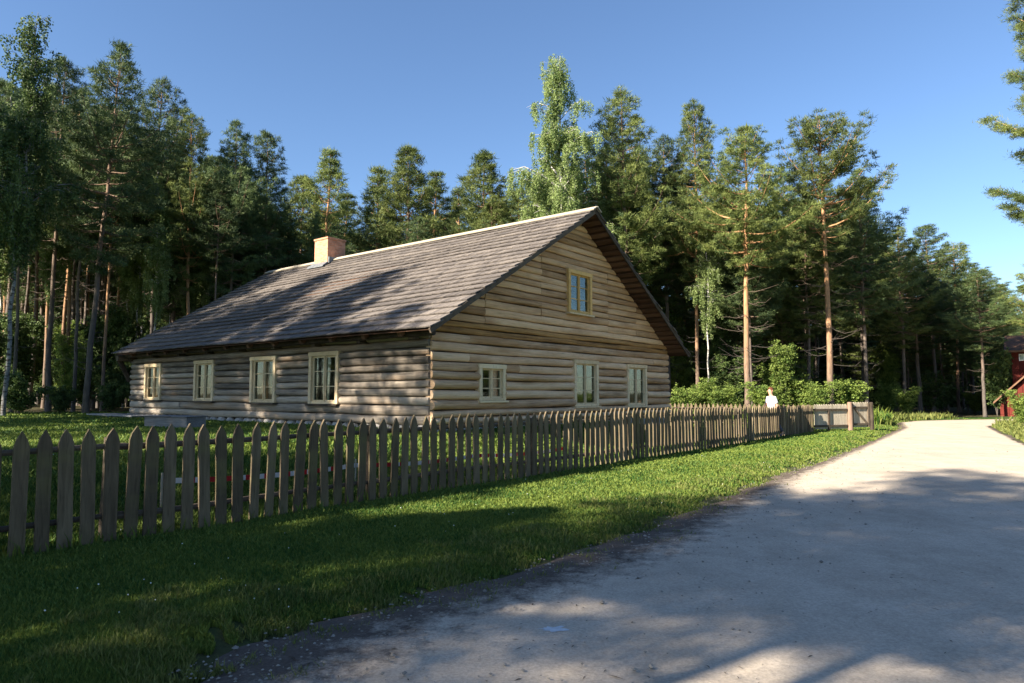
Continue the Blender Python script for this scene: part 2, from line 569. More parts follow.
gx = axis(-900, 900, -30, 34, 0.35, 0); gy = axis(-900, 1400, -6, 50, 0.35, 0)
GX, GY = np.meshgrid(gx, gy, indexing='xy')
GZ = zg(GX, GY)
turf = 1 - sstep(-0.5, 1.5, GY - forest_line(GX))
nx, ny = len(gx), len(gy)
idx = np.arange(nx * ny).reshape(ny, nx)
turf = turf * np.where(GY < 60, 0.25 + .75 * sstep(.1, .8, np.maximum((xl(GY) - GX) * .8, (GX - xr(GY)) * .8)), 1)
F = np.stack([idx[:-1, :-1], idx[:-1, 1:], idx[1:, 1:], idx[1:, :-1]], -1).reshape(-1, 4)
g = mesh_np('ground', np.stack([GX, GY, GZ], -1).reshape(-1, 3), F, M['ground'], attrs={'turf': turf.ravel()}, smooth=True)
tag(g, 'rising grassy ground running into the forest floor', 'ground', kind='structure')

# road: strips across from the soil edge to the far verge
ys = np.concatenate([np.arange(-40, 0, 1.0), np.arange(0, 14, 0.06), np.arange(14, 47, 0.15)])
us = np.concatenate([np.linspace(0, 0.25, 14), np.linspace(0.28, 0.9, 12), np.linspace(0.92, 1, 5)])
jl = np.interp(ys, np.arange(-41, 50, 0.22), rng.normal(0, 0.09, len(np.arange(-41, 50, 0.22)))) * np.where(ys < 30, 1, 1.5)
jr = np.interp(ys, np.arange(-41, 50, 0.4), rng.normal(0, 0.13, len(np.arange(-41, 50, 0.4))))
XL = xl(ys) + jl; XR = xr(ys) + jr
RX = XL[:, None] + (XR - XL)[:, None] * us[None, :]
RY = np.repeat(ys[:, None], len(us), 1)
dist = (RX - xl(RY)) * 0.8
RZ = 0.0 + 0.035 * np.sin(np.clip(us, 0, 1) * math.pi)[None, :] - 0.018 * np.exp(-((us[None, :] - 0.3) / 0.06) ** 2) + np.zeros_like(RX)
RZ[:, 0] -= 0.03; RZ[:, -1] -= 0.03
dist_r = (xr(RY) - RX) * 0.8
edge = np.minimum(dist, dist_r * 1.6) * (1 + .16 * np.clip(RY - 7, 0, 12))
nr, nc = RX.shape
idx = np.arange(nr * nc).reshape(nr, nc)
F = np.stack([idx[:-1, :-1], idx[:-1, 1:], idx[1:, 1:], idx[1:, :-1]], -1).reshape(-1, 4)
rd = mesh_np('road', np.stack([RX, RY, RZ], -1).reshape(-1, 3), F, M['road'], attrs={'edge': edge.ravel()}, smooth=True)
tag(rd, 'pale unpaved gravel road curving away to the right', 'road', kind='structure')

# ------------------------------------------------------------------ house
house = empty('log_house', (CH[0], CH[1], 0), math.atan2(Rv[1], Rv[0]))
tag(house, 'long weathered log house with shingle roof and small cream windows', 'house')
W, LEN = 12.3, 15.9
EV, RIDGE_S, RIDGE_Z, EAVE_Z, RE = -0.70, 6.27, 7.17, 3.03, 12.88
OV = 0.70
slL = (RIDGE_Z - EAVE_Z) / (RIDGE_S - EV); slR = (RIDGE_Z - EAVE_Z) / (RE - RIDGE_S)
Z0 = HOUSE_Z


def roof_z(s):
    return min(EAVE_Z + (s - EV) * slL, EAVE_Z + (RE - s) * slR)


WIN_G = [(1.62, 2.66, 1.40, 2.33), (5.97, 7.33, 1.19, 2.60), (9.22, 10.60, 1.15, 2.57), (5.68, 6.98, 4.02, 5.34)]
WIN_S = [(13.37, 14.62, 1.34, 2.64), (9.71, 10.96, 1.33, 2.66), (6.21, 7.53, 1.31, 2.67), (3.30, 4.57, 1.30, 2.70)]


def log(mb, kind, u0, u1, z0, z1, bulge=0.075, r=None, flat=1.0, base=0.0, clip=False):
    """a hewn log lying along u; kind 'g' = gable (faces -y), 's' = long wall (faces -x), 'r' = right wall, 'b' = back gable"""
    n = max(3, int((u1 - u0) / 0.35) + 1)
    K = 8
    r = random.random() if r is None else r
    V = []
    ph = random.uniform(0, 6); hh = (z1 - z0); zc0 = (z0 + z1) / 2
    for i in range(n):
        u = u0 + (u1 - u0) * i / (n - 1)
        w = 0.010 * math.sin(u * 1.3 + ph) + random.uniform(-.004, .004)
        bl = bulge * (1 + 0.22 * math.sin(u * .9 + ph * 2) + random.uniform(-.06, .06))
        for k in range(K):
            a = -math.pi / 2 + math.pi * k / (K - 1)
            ca = math.cos(a); sa = math.sin(a)
            out = base + bl * (max(ca, 0) ** (0.75 * flat))
            z = zc0 + w + (hh / 2 - 0.007) * sa
            V.append((u, out, z))
        V.append((u, base - 0.12, zc0 + w + hh / 2 - .004)); V.append((u, base - 0.12, zc0 + w - hh / 2 + .004))
    K2 = K + 2
    if clip:
        V = [(min(max(u, EV + (z + .115 - EAVE_Z) / slL), RE - (z + .115 - EAVE_Z) / slR), o, z) for (u, o, z) in V]
    P = []
    for (u, o, z) in V:
        if kind == 'g': P.append((u, -o, z))
        elif kind == 's': P.append((-o, u, z))
        elif kind == 'r': P.append((W + o, u, z))
        else: P.append((u, LEN + o, z))
    F = []
    for i in range(n - 1):
        for k in range(K2):
            F.append((i * K2 + k, i * K2 + (k + 1) % K2, (i + 1) * K2 + (k + 1) % K2, (i + 1) * K2 + k))
    F.append(tuple(range(K2))); F.append(tuple((n - 1) * K2 + k for k in range(K2 - 1, -1, -1)))
    mb.add(P, F, r)


def split(u0, u1, z0, z1, wins, pad=0.0):
    segs = [(u0, u1)]
    for (a, b, c, d) in wins:
        if z1 <= c + 0.03 or z0 >= d - 0.03: continue
        ns = []
        for (p, q) in segs:
            if b <= p or a >= q: ns.append((p, q)); continue
            if a - p > 0.05: ns.append((p, a - pad))
            if q - b > 0.05: ns.append((b + pad, q))
        segs = ns
    return segs


def rows(z0, z1, h0, h1, cuts):
    """log courses; a course boundary falls on each cut height"""
    out = []; z = z0
    cuts = sorted(c for c in cuts if z0 < c < z1) + [z1]
    for c in cuts:
        n = max(1, round((c - z) / random.uniform(h0, h1)))
        hs = np.array([random.uniform(h0, h1) for _ in range(n)]); hs *= (c - z) / hs.sum()
        for h in hs:
            out.append((z, z + h)); z += h
    return out


# side wall
mb = MB()
rws = rows(Z0 + 0.22, 3.28, 0.19, 0.245, [1.31, 2.68])
for (a, b) in rws:
    for (p, q) in split(-0.02, LEN, a, b, WIN_S, 0.0):
        js = [p] + sorted(j for j in (random.uniform(1.2, 15) for _ in range(1)) if p + .8 < j < q - .8) + [q]
        rr = random.random()
        for i in range(len(js) - 1):
            log(mb, 's', js[i] + (0.004 if i else 0), js[i + 1], a, b, 0.095, rr if random.random() < .4 else None)
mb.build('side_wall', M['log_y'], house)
# gable: logs below, sawn half logs above
mb = MB(); mt = MB(); band = MB()
for (a, b) in rows(Z0 + 0.22, 3.05, 0.19, 0.245, [1.19, 2.59]):
    low = b < 2.35
    for (p, q) in split(-0.02, W + 0.12, a, b, WIN_G[:3]):
        js = [p] + sorted(j for j in random.sample([1.3, 3.3, 4.9, 8.2, 11.2], 1 if not low else 0) if p + .6 < j < q - .6) + [q]
        for i in range(len(js) - 1):
            log(mb, 'g', js[i] + (0.004 if i else 0), js[i + 1], a, b, 0.15 if low else 0.085, None, 1.15 if low else 0.9, random.uniform(0, .012))
for (a, b) in rows(3.05, 3.37, 0.15, 0.17, []):
    log(band, 'g', -0.02, W + .06, a, b, 0.07, None, 0.7, 0.012)
for (a, b) in rows(3.37, RIDGE_Z - 0.15, 0.17, 0.215, [4.02, 5.34]):
    zz = a + 0.12
    s0 = EV + (zz - EAVE_Z) / slL + 0.0; s1 = RE - (zz - EAVE_Z) / slR - 0.0
    s0 = max(s0, -0.05); s1 = min(s1, W)
    if s1 - s0 < 0.15: continue
    for (p, q) in split(s0, s1, a, b, WIN_G):
        js = [p] + [j for j in (1.9, 4.35, 8.05, 10.0) if p + .4 < j < q - .4 and random.random() < .8] + [q]
        for i in range(len(js) - 1):
            log(mt, 'g', js[i] + (0.006 if i else 0), js[i + 1], a, b, random.uniform(.05, .075), None, 0.75, random.uniform(0, .012), True)
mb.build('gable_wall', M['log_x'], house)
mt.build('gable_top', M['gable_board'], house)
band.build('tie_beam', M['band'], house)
# far walls (seen only from elsewhere)
mb = MB(); mc = MB()
for (a, b) in rows(Z0 + .22, 3.28, 0.2, 0.25, []):
    log(mb, 'r', 0, LEN, a, b)
mb.build('rear_wall', M['log_y'], house)
for (a, b) in rows(Z0 + .22, RIDGE_Z - .2, 0.2, 0.25, []):
    zz = b + .1
    s0 = max(0, EV + (zz - EAVE_Z) / slL); s1 = min(W, RE - (zz - EAVE_Z) / slR)
    if s1 - s0 > .2: log(mc, 'b', s0, s1, a, b)
mc.build('far_gable_wall', M['log_x'], house)
# inner lining with real window openings
mb = MB()


def lining(kind, u0, u1, z0, z1, wins, d=0.10):
    us_ = sorted({u0, u1, *[w[0] for w in wins], *[w[1] for w in wins]})
    zs_ = sorted({z0, z1, *[w[2] for w in wins], *[w[3] for w in wins]})
    for i in range(len(us_) - 1):
        for j in range(len(zs_) - 1):
            cu = (us_[i] + us_[i + 1]) / 2; cz = (zs_[j] + zs_[j + 1]) / 2
            if any(w[0] < cu < w[1] and w[2] < cz < w[3] for w in wins): continue
            if kind == 's': mb.box(0.04, 0.04 + d, us_[i], us_[i + 1], zs_[j], zs_[j + 1])
            else:
                a, b, c, e = us_[i], us_[i + 1], zs_[j], zs_[j + 1]
                mb.box(a, b, 0.04, 0.04 + d, c, e)


lining('s', 0.15, LEN - .1, 0.5, 3.3, WIN_S)
lining('g', 0.05, W - .05, 0.5, 3.3, WIN_G[:3])
# stepped strips fill the gable triangle behind the boards
z = 3.3
while z < RIDGE_Z - 0.5:
    z2 = z + 0.17
    s0 = max(0.05, EV + (z2 + .12 - EAVE_Z) / slL); s1 = min(W - .05, RE - (z2 + .12 - EAVE_Z) / slR)
    if s1 > s0:
        for (p, q) in split(s0, s1, z, z2, WIN_G[3:]): mb.box(p, q, 0.04, 0.14, z, z2)
    z = z2
mb.box(0.15, W - .1, 0.15, LEN - .1, 0.70, 0.76)
mb.box(0.15, W - .1, 0.15, LEN - .1, 3.05, 3.12)
mb.box(5.0, 5.1, 0.2, LEN - .2, 0.76, 3.05)
mb.build('lining', M['dark'], house)
# foundation stones
mb = MB()


def stone(cx, cy, cz, rx, ry, rz):
    V = []; F = []
    n, m_ = 7, 5
    for i in range(m_ + 1):
        for j in range(n):
            th = math.pi * i / m_; ph = 2 * math.pi * j / n
            k = random.uniform(.9, 1.1)
            sx = math.copysign(abs(math.sin(th)) ** .6, 1)
            V.append((cx + rx * k * sx * math.cos(ph), cy + ry * k * sx * math.sin(ph), cz + rz * k * math.cos(th)))
    for i in range(m_):
        for j in range(n):
            F.append((i * n + j, (i + 1) * n + j, (i + 1) * n + (j + 1) % n, i * n + (j + 1) % n))
    mb.add(V, F)


u = 0.0
while u < LEN:
    w = random.uniform(.3, .6); stone(0.06, u + w / 2, Z0 + 0.05, .16, w / 2, .19); u += w * .95
u = 0.0
while u < W:
    w = random.uniform(.3, .6); stone(u + w / 2, 0.06, Z0 - .02, w / 2, .16, .26); u += w * .95
mb.box(0.1, W, 0.15, LEN, 0.2, Z0 + .22, .5)
mb.build('foundation', M['stone'], house, smooth=True)
# plank deck round the far corner
mb = MB()
for k in range(5):
    mb.box(-0.95 + .19 * k, -0.78 + .19 * k, 13.6, LEN + 1.6, Z0 + .16, Z0 + .20)
mb.box(-0.9, 0.05, 13.7, LEN + 1.5, Z0 - .1, Z0 + .157)
mb.build('plank_step', M['troughwood'], house)


def window(kind, u0, u1, z0, z1, mat, blind=None, pale=False, cols=2, rws_=3):
    """frame > sash, pane, sill, curtain; built in the wall's own plane"""
    def P(mbx, ua, ub, oa, ob, za, zb, r=None):
        if kind == 's': mbx.box(-ob, -oa, ua, ub, za, zb, r)
        else: mbx.box(ua, ub, -ob, -oa, za, zb, r)
    c = 0.105
    f = MB()
    P(f, u0 - .01, u0 + c, -.02, .135, z0 + .01, z1 - c - .002)
    P(f, u1 - c, u1 + .01, -.02, .135, z0 + .01, z1 - c - .002)
    P(f, u0 - .03, u1 + .03, -.02, .142, z1 - c, z1 + .01)
    P(f, u0 + c + .002, u1 - c - .002, -.02, .120, z0 + .01, z0 + .07)
    fo = f.build('window', mat, house, bevel=0.006)
    s = MB()
    P(s, u0 - .05, u1 + .05, .02, .20, z0 - .045, z0 + .006)
    s.build('sill', M['rail'] if kind == 's' else M['cream'], fo, bevel=0.005)
    a, b, d, e = u0 + c, u1 - c, z0 + .07, z1 - c
    sh = MB(); mid = (a + b) / 2
    t = 0.042
    for (p, q) in ((a + .003, mid - .012), (mid + .012, b - .003)):
        P(sh, p, p + t, .02, .066, d, e); P(sh, q - t, q, .02, .066, d, e)
        P(sh, p + t + .001, q - t - .001, .021, .065, d + .002, d + t); P(sh, p + t + .001, q - t - .001, .021, .065, e - t, e - .002)
        for k in range(1, rws_):
            zz = d + (e - d) * k / rws_
            P(sh, p + t + .001, q - t - .001, .028, .056, zz - .011, zz + .011)
    P(sh, mid - .020, mid + .020, .067, .088, d, e)
    sh.build('sash', mat, fo)
    g_ = MB()
    P(g_, a + .02, b - .02, .036, .040, d + .01, e - .01)
    g_.build('pane', M['glass'], fo)
    if blind:
        cm = MB()
        for (p, q) in blind:
            n = 14
            V = []
            for i in range(n + 1):
                uu = p + (q - p) * i / n; o = -0.10 - 0.018 * math.cos(i * 2.1)
                for zz in (d - .05, e + .05):
                    V.append((-o, uu, zz) if kind == 's' else (uu, -o, zz))
            cm.add(V, [(2 * i, 2 * i + 2, 2 * i + 3, 2 * i + 1) for i in range(n)])
        cm.build('curtain', M['curtain'] if pale else M['curtain_brown'], fo, smooth=True)
    return fo


window('g', *WIN_G[0], M['cream'], blind=[(1.74, 2.0), (2.3, 2.55)], pale=True)
window('g', *WIN_G[1], M['cream'])
window('g', *WIN_G[2], M['cream'])
tag(window('g', *WIN_G[3], M['ochre']), 'attic window in fresh yellow wood')
window('s', *WIN_S[0], M['cream'], blind=[(13.5, 14.5)])
window('s', *WIN_S[1], M['cream'], blind=[(9.8, 10.9)])
window('s', *WIN_S[2], M['cream'], blind=[(6.9, 7.4)])
window('s', *WIN_S[3], M['cream'], blind=[(3.95, 4.1)], pale=True)

# roof
roof_mb = MB()


def shingles(side):
    if side == 'l':
        o0 = np.array([EV, 0, EAVE_Z]); up = np.array([RIDGE_S - EV, 0, RIDGE_Z - EAVE_Z])
    else:
        o0 = np.array([RE, 0, EAVE_Z]); up = np.array([RIDGE_S - RE, 0, RIDGE_Z - EAVE_Z])
    SL = np.linalg.norm(up); up /= SL
    nrm = np.array([-up[2], 0, up[0]]) if side == 'l' else np.array([up[2], 0, -up[0]])
    nrc = 23; ex = SL / nrc
    for i in range(nrc):
        v0 = i * ex; v1 = min(v0 + ex * 1.22, SL)
        y = -OV - random.uniform(0, .08); yend = 16.0 + 1.0 * v0 / SL
        drop = random.uniform(-.004, .012); cr = random.uniform(.1, .9)
        while y < yend:
            w = random.uniform(.10, .21)
            y2 = min(y + w, yend)
            rr = cr * .5 + random.random() * .5
            va = v0 - random.uniform(0, .016) - (0.02 if i == 0 else 0)
            h0 = 0.062 + random.uniform(-.003, .007) + drop; h1 = 0.012
            th = 0.03
            def pt(yy, v, h):
                sag = -0.05 * math.sin(math.pi * np.clip((yy + .7) / 17.5, 0, 1)) * math.sin(math.pi * min(v / SL, 1) * .9 + .1) + 0.012 * math.sin(yy * .8 + v)
                return o0 + up * v + nrm * (h + sag) + np.array([0, yy, 0])
            ga = .003
            roof_mb.hexa([pt(y + ga, va, h0 - th), pt(y2 - ga, va, h0 - th), pt(y2 - ga, v1, h1 - th), pt(y + ga, v1, h1 - th),
                          pt(y + ga, va, h0), pt(y2 - ga, va, h0), pt(y2 - ga, v1, h1), pt(y + ga, v1, h1)], rr)
            y = y2


shingles('l'); shingles('r')
roof = roof_mb.build('roof', M['shingle'], house)
mb = MB()


def slopebox(side, v0, v1, y0, y1, h0, h1, r=None, y1b=None, m=mb):
    if side == 'l':
        o0 = np.array([EV, 0, EAVE_Z]); up = np.array([RIDGE_S - EV, 0, RIDGE_Z - EAVE_Z])
    else:
        o0 = np.array([RE, 0, EAVE_Z]); up = np.array([RIDGE_S - RE, 0, RIDGE_Z - EAVE_Z])
    SL = np.linalg.norm(up); up /= SL
    nrm = np.array([-up[2], 0, up[0]]) if side == 'l' else np.array([up[2], 0, -up[0]])
    y1b = y1 if y1b is None else y1b
    def pt(yy, v, h): return o0 + up * v * SL + nrm * h + np.array([0, yy, 0])
    m.hexa([pt(y0, v0, h0), pt(y1, v0, h0), pt(y1b, v1, h0), pt(y0, v1, h0), pt(y0, v0, h1), pt(y1, v0, h1), pt(y1b, v1, h1), pt(y0, v1, h1)], r)


for side in 'lr':
    for k in range(28):     # laths along the house, seen under the eaves
        a = k / 28 + (.016 if k == 0 else .002)
        slopebox(side, a, a + 1 / 28 - .014, -OV + .03, 15.9 + a, -0.085, -0.038)
    slopebox(side, 0, .985, -OV + .06, 15.8, -0.037, -0.030, y1b=16.8)
    for y in np.arange(0.4, 15.8, 1.3):
        slopebox(side, 0.01, .97, y, y + .12, -0.19, -0.072)
mb.build('roof_lath', M['under'], roof)
mb = MB()
for side in 'lr':
    slopebox(side, -0.005, 1.0, -OV - .03, -OV + .02, -0.10, 0.012, m=mb)
mb.build('barge_board', M['rail'], roof)
mb = MB()
for side in 'lr':
    slopebox(side, 0.972, 1.004, -OV - .10, 17.0, 0.065, 0.095, m=mb)
mb.build('ridge_board', M['palegate'], roof)
# overhanging eave beams and the slanting bracket log by the far corner
mb = MB()
mb.tube([(-0.34, -0.45, 2.99), (-0.34, LEN + .2, 2.99)], 0.085, 8)
for y in np.arange(0.3, LEN, 1.9):
    mb.box(-0.30, -0.0, y, y + .14, 2.96 - .10, 2.93 + .09)
mb.tube([(-0.55, LEN + .05, 2.98), (-0.05, LEN + .12, 2.05)], [.10, .09], 8)
mb.tube([(-0.62, LEN - .1, 2.88), (.3, LEN - .08, 2.88)], .1, 8)
mb.build('eave_beam', M['rail'], house)
# chimney
mb = MB()
mb.box(5.85, 6.75, 12.0, 12.9, 6.4, 8.02, .5)
mb.box(5.82, 6.78, 11.97, 12.93, 8.023, 8.10, .5)
ch = mb.build('chimney', M['brick'], roof, bevel=0.008)
mb = MB(); mb.box(5.98, 6.62, 12.13, 12.77, 8.102, 8.115, .5); mb.build('flue', M['dark'], ch)
mb = MB()
mb.hexa([(5.55, 11.9, 6.80), (5.80, 11.9, 6.95), (5.80, 13.0, 6.95), (5.55, 13.0, 6.80), (5.55, 11.9, 6.85), (5.80, 11.9, 7.04), (5.80, 13.0, 7.04), (5.55, 13.0, 6.85)], .5)
mb.box(5.86, 6.3, 11.90, 11.97, 6.98, 7.25, .5)
mb.build('flashing', M['flashing'], ch)

# ------------------------------------------------------------------ fences
FR = math.atan2(Rv[1], Rv[0])


def picket_mesh(h, w, t=0.028, seed=0, point=0.15):
    r = random.Random(seed)
    a = w / 2
    sh = point * r.uniform(.9, 1.1)
    out = [(-a, 0), (a, 0), (a * r.uniform(.92, 1), h * .5), (a, h - sh), (a * .72, h - sh * .55), (0.0 + r.uniform(-.01, .01), h), (-a * .72, h - sh * .55), (-a, h - sh), (-a * r.uniform(.92, 1), h * .5)]
    n = len(out)
    V = [(x, -t / 2, z) for x, z in out] + [(x, t / 2, z) for x, z in out]
    F = [tuple(range(n)), tuple(range(2 * n - 1, n - 1, -1))] + [(i, n + i, n + (i + 1) % n, (i + 1) % n) for i in range(n)]
    me = bpy.data.meshes.new('picket')
    me.from_pydata(V, [], [tuple(reversed(f)) for f in F]); me.update()
    at = me.attributes.new('rnd', 'FLOAT', 'POINT'); rv = .2 + .5 * r.random()
    at.data.foreach_set('value', np.full(2 * n, rv, dtype=np.float32))
    me.materials.append(M['picket'])
    return me


pmeshes = [picket_mesh(1.2, random.uniform(.112, .135), seed=i) for i in range(16)]
fence = empty('picket_fence', (FA[0], FA[1], 0), FR)
tag(fence, 'long grey wooden picket fence between the verge and the log house', 'fence')
FLEN = 26.95
t = -6.0; k = 0
pk = []
while t < FLEN - .05:
    h = 1.2 * (1 + random.uniform(-.012, .015)) * (1 - 0.10 * sstep(10, 27, t))
    p = FA + Rv * t
    pk.append((t, h, zg1(p[0], p[1])))
    t += 0.203 + random.uniform(-.006, .006)
vis = [q for q in pk if q[0] > -0.9]
near = vis[:100]; rest = vis[100:] + [q for q in pk if q[0] <= -0.9]
for (t, h, z) in near:
    o = bpy.data.objects.new('picket', random.choice(pmeshes)); COL.objects.link(o); o.parent = fence
    o.location = (t, 0, z - .02 + random.uniform(0, .02)); o.scale = (1, 1, h / 1.2)
    o.rotation_euler = (random.uniform(-.015, .015), random.gauss(0, .015), random.uniform(-.06, .06))
mb = MB()
for (t, h, z) in rest:
    me = random.choice(pmeshes)
    s_ = random.gauss(0, .008)
    mb.add([(v.co.x + t + v.co.z * s_, v.co.y, v.co.z * h / 1.2 + z - .01) for v in me.vertices], [tuple(p.vertices) for p in me.polygons])
tag(mb.build('picket', M['picket'], fence), kind='stuff')
# rails are round poles, posts behind the pickets
for zr in (0.27, 0.98):
    mb = MB()
    posts = [-6, -2.6, 0.93, 4.42, 8.25, 11.9, 15.5, 19.2, 23, FLEN]
    for i in range(len(posts) - 1):
        a, b = posts[i] - .1, posts[i + 1] + .1
        pts = []; n = 8
        for j in range(n + 1):
            tt = a + (b - a) * j / n; p = FA + Rv * tt
            pts.append((tt, 0.052 + random.uniform(-.004, .004), zg1(*p) + zr * (1 - .1 * float(sstep(10, 27, tt))) + random.uniform(-.006, .006) + (.012 if i % 2 else 0)))
        mb.tube(pts, list(np.linspace(.036, .028, n + 1)), 7)
    mb.build('rail', M['rail'], fence, smooth=False)
for tt in posts:
    mb = MB(); p = FA + Rv * tt; z = zg1(*p)
    mb.tube([(tt, .17, z - .1), (tt + .01, .165, z + .6), (tt, .16, z + 1.08)], [.085, .08, .068], 9)
    mb.build('post', M['rail'], fence)

# return fence behind the house, pale in the sun
CR = FA + Rv * FLEN
rf = empty('picket_fence', (CR[0], CR[1], 0), math.atan2(Lv[1], Lv[0]))
tag(rf, 'pale sunlit picket fence running back from the corner behind the walking person', 'fence')
t = 0.15; cnt = 0
for k in range(60):
    if t > 11.5: break
    p = CR + Lv * t
    me = random.choice(pmeshes)
    o = bpy.data.objects.new('picket', me); COL.objects.link(o); o.parent = rf
    o.location = (t, 0, zg1(*p) - .02); o.scale = (1, 1, 1.12 / 1.2); o.rotation_euler = (0, random.gauss(0, .01), 0)
    t += .2
for zr in (.27, .88):
    mb = MB(); p = CR + Lv * 11.5
    mb.tube([(0, .05, zg1(*CR) + zr), (11.6, .05, zg1(*p) + zr)], .03, 6); mb.build('rail', M['rail'], rf)
for tt in (3.8, 7.6, 11.4):
    p = CR + Lv * tt; mb = MB(); mb.tube([(tt, .13, zg1(*p) - .1), (tt, .13, zg1(*p) + 1.0)], .055, 8); mb.build('post', M['rail'], rf)

# short end panel and gate, boards on the far side of their rails
D2 = np.array([0.95, 0.3122])


def board_panel(name, label, cat, o2, length, ztop, zlo, brace, gatepost):
    r = empty(name, (o2[0], o2[1], zg1(*o2)), math.atan2(D2[1], D2[0]))
    tag(r, label, cat)
    t = 0.04
    while t < length - .05:
        w = .088
        mb = MB()
        hz = ztop + random.uniform(-.008, .008)
        a = w / 2 - .003; c = t + w / 2
        V = []
        for yy in (.03, .05):
            V += [(c - a, yy, zlo), (c + a, yy, zlo), (c + a, yy, hz - .06), (c, yy, hz), (c - a, yy, hz - .06)]
        mb.add(V, [(0, 4, 3, 2, 1)[::-1], (5, 6, 7, 8, 9)[::-1], (0, 1, 6, 5)[::-1], (1, 2, 7, 6)[::-1], (2, 3, 8, 7)[::-1], (3, 4, 9, 8)[::-1], (4, 0, 5, 9)[::-1]])
        mb.build('board', M['palegate'], r)
        t += w
    for zz in (zlo + .09, ztop - .26):
        mb = MB(); mb.box(0, length, -.03, .028, zz, zz + .075); mb.build('rail', M['rail'], r)
    if brace:
        mb = MB()
        mb.hexa([(.12, -.028, ztop - .265), (.2, -.028, ztop - .265), (length - .10, -.028, zlo + .17), (length - .18, -.028, zlo + .17),
                 (.12, .026, ztop - .265), (.2, .026, ztop - .265), (length - .10, .026, zlo + .17), (length - .18, .026, zlo + .17)])
        mb.build('brace', M['rail'], r)
        mb = MB(); mb.box(0.0, .07, -.032, .027, zlo + .01, ztop - .05); mb.box(length - .08, length, -.032, .027, zlo + .01, ztop - .05); mb.build('stile', M['rail'], r)
    else:
        mb = MB(); mb.box(length * .42, length * .42 + .07, -.034, .026, .0, ztop - .2); mb.build('post', M['rail'], r)
    return r


board_panel('fence_panel', 'short board panel between the fence corner and the thick gate post', 'fence', CR + D2 * .03, 1.68, 1.10, .10, False, False)
G0 = CR + D2 * 1.88
board_panel('garden_gate', 'wooden garden gate with a diagonal brace at the roadside', 'gate', G0 + D2 * .06, .90, 1.17, .14, True, True)
for (pp, rr, lb, mm) in ((CR + D2 * 1.83, .105, 'thick reddish gate post between board panel and gate', 'postwood'), (CR + D2 * 2.95, .085, 'dark slim gate post at the roadside end of the fence', 'rail')):
    mb = MB(); z = zg1(*pp)
    mb.tube([(0, -.03, -.15), (0.005, -.03, .5), (0, -.03, 1.15), (0, -.03, 1.17)], [rr, rr * .95, rr * .88, rr * .6], 12)
    o = mb.build('gate_post', M[mm]); o.location = (pp[0], pp[1], z); tag(o, lb, 'post')

# ------------------------------------------------------------------ barrier tape on the lawn
mt_, nt, out = newmat('red_white_tape')
v = coords(nt)
wv = N(nt, 'TexWave', Scale=1.1, Distortion=0.0); wv.bands_direction = 'X'; wv.wave_profile = 'SAW'
nt.links.new(v, wv.inputs['Vector'])
c = ramp(nt, [(0.0, (0.55, 0.03, 0.03)), (0.47, (0.55, 0.03, 0.03)), (0.5, (0.75, 0.74, 0.72)), (1, (0.75, 0.74, 0.72))], wv.outputs['Fac']).outputs[0]
finish(nt, out, c, 0.5, None, trans=0.3)
T0 = FA + Rv * 2.2 + Lv * 1.25
tz = lambda p: zg1(*p)


def tape_z(px, py, Y): return height_at(py, Y)


P0 = FA + Rv * 1.95 + Lv * 1.2; P1 = FA + Rv * 7.9 + Lv * 1.2
stakes = [P0, FA + Rv * 5.0 + Lv * 1.2, P1, FA + Rv * 11.0 + Lv * 1.2]
zt = []
for p in stakes:
    px = 512 + 683 * p[0] / p[1]
    zt.append(height_at(477 - (px - 213) * 0.082, p[1]))
mb = MB()
for i in range(3):
    a = np.array([*stakes[i], zt[i]]); b = np.array([*stakes[i + 1], zt[i + 1]])
    for j in range(12):
        def q(u):
            p = a + (b - a) * u; sag = -.05 * 4 * u * (1 - u); return p + [0, 0, sag]
        u0, u1 = j / 12, (j + 1) / 12
        A_, B_ = q(u0), q(u1); hw = .034
        mb.add([A_ - [0, 0, hw], B_ - [0, 0, hw], B_ + [0, 0, hw], A_ + [0, 0, hw]], [(0, 1, 2, 3)], .5)
mb2 = MB(); mb2.v = [(Rv[0] * (x - P0[0]) + Rv[1] * (y - P0[1]), -Rv[1] * (x - P0[0]) + Rv[0] * (y - P0[1]), z) for x, y, z in mb.v]; mb2.f = mb.f; mb2.r = mb.r; mb2.n = mb.n
o = mb2.build('barrier_tape', mt_); o.location = (P0[0], P0[1], 0); o.rotation_euler = (0, 0, FR)
o.modifiers.new('solid', 'SOLIDIFY').thickness = .002
tag(o, 'red and white barrier tape stretched over the lawn behind the fence', 'tape')
for i, p in enumerate(stakes):
    mb = MB(); z = zg1(*p)
    mb.tube([(0, 0, -.08), (0, 0, zt[i] - z + .10)], .014, 6)
    o = mb.build('stake', M['palegate']); o.location = (p[0], p[1], z)
    tag(o, ['thin pale stake holding the left end of the barrier tape', 'thin stake under the barrier tape behind the second fence post', 'thin stake under the barrier tape before the gable window', 'thin stake holding the right end of the barrier tape'][i], 'stake')

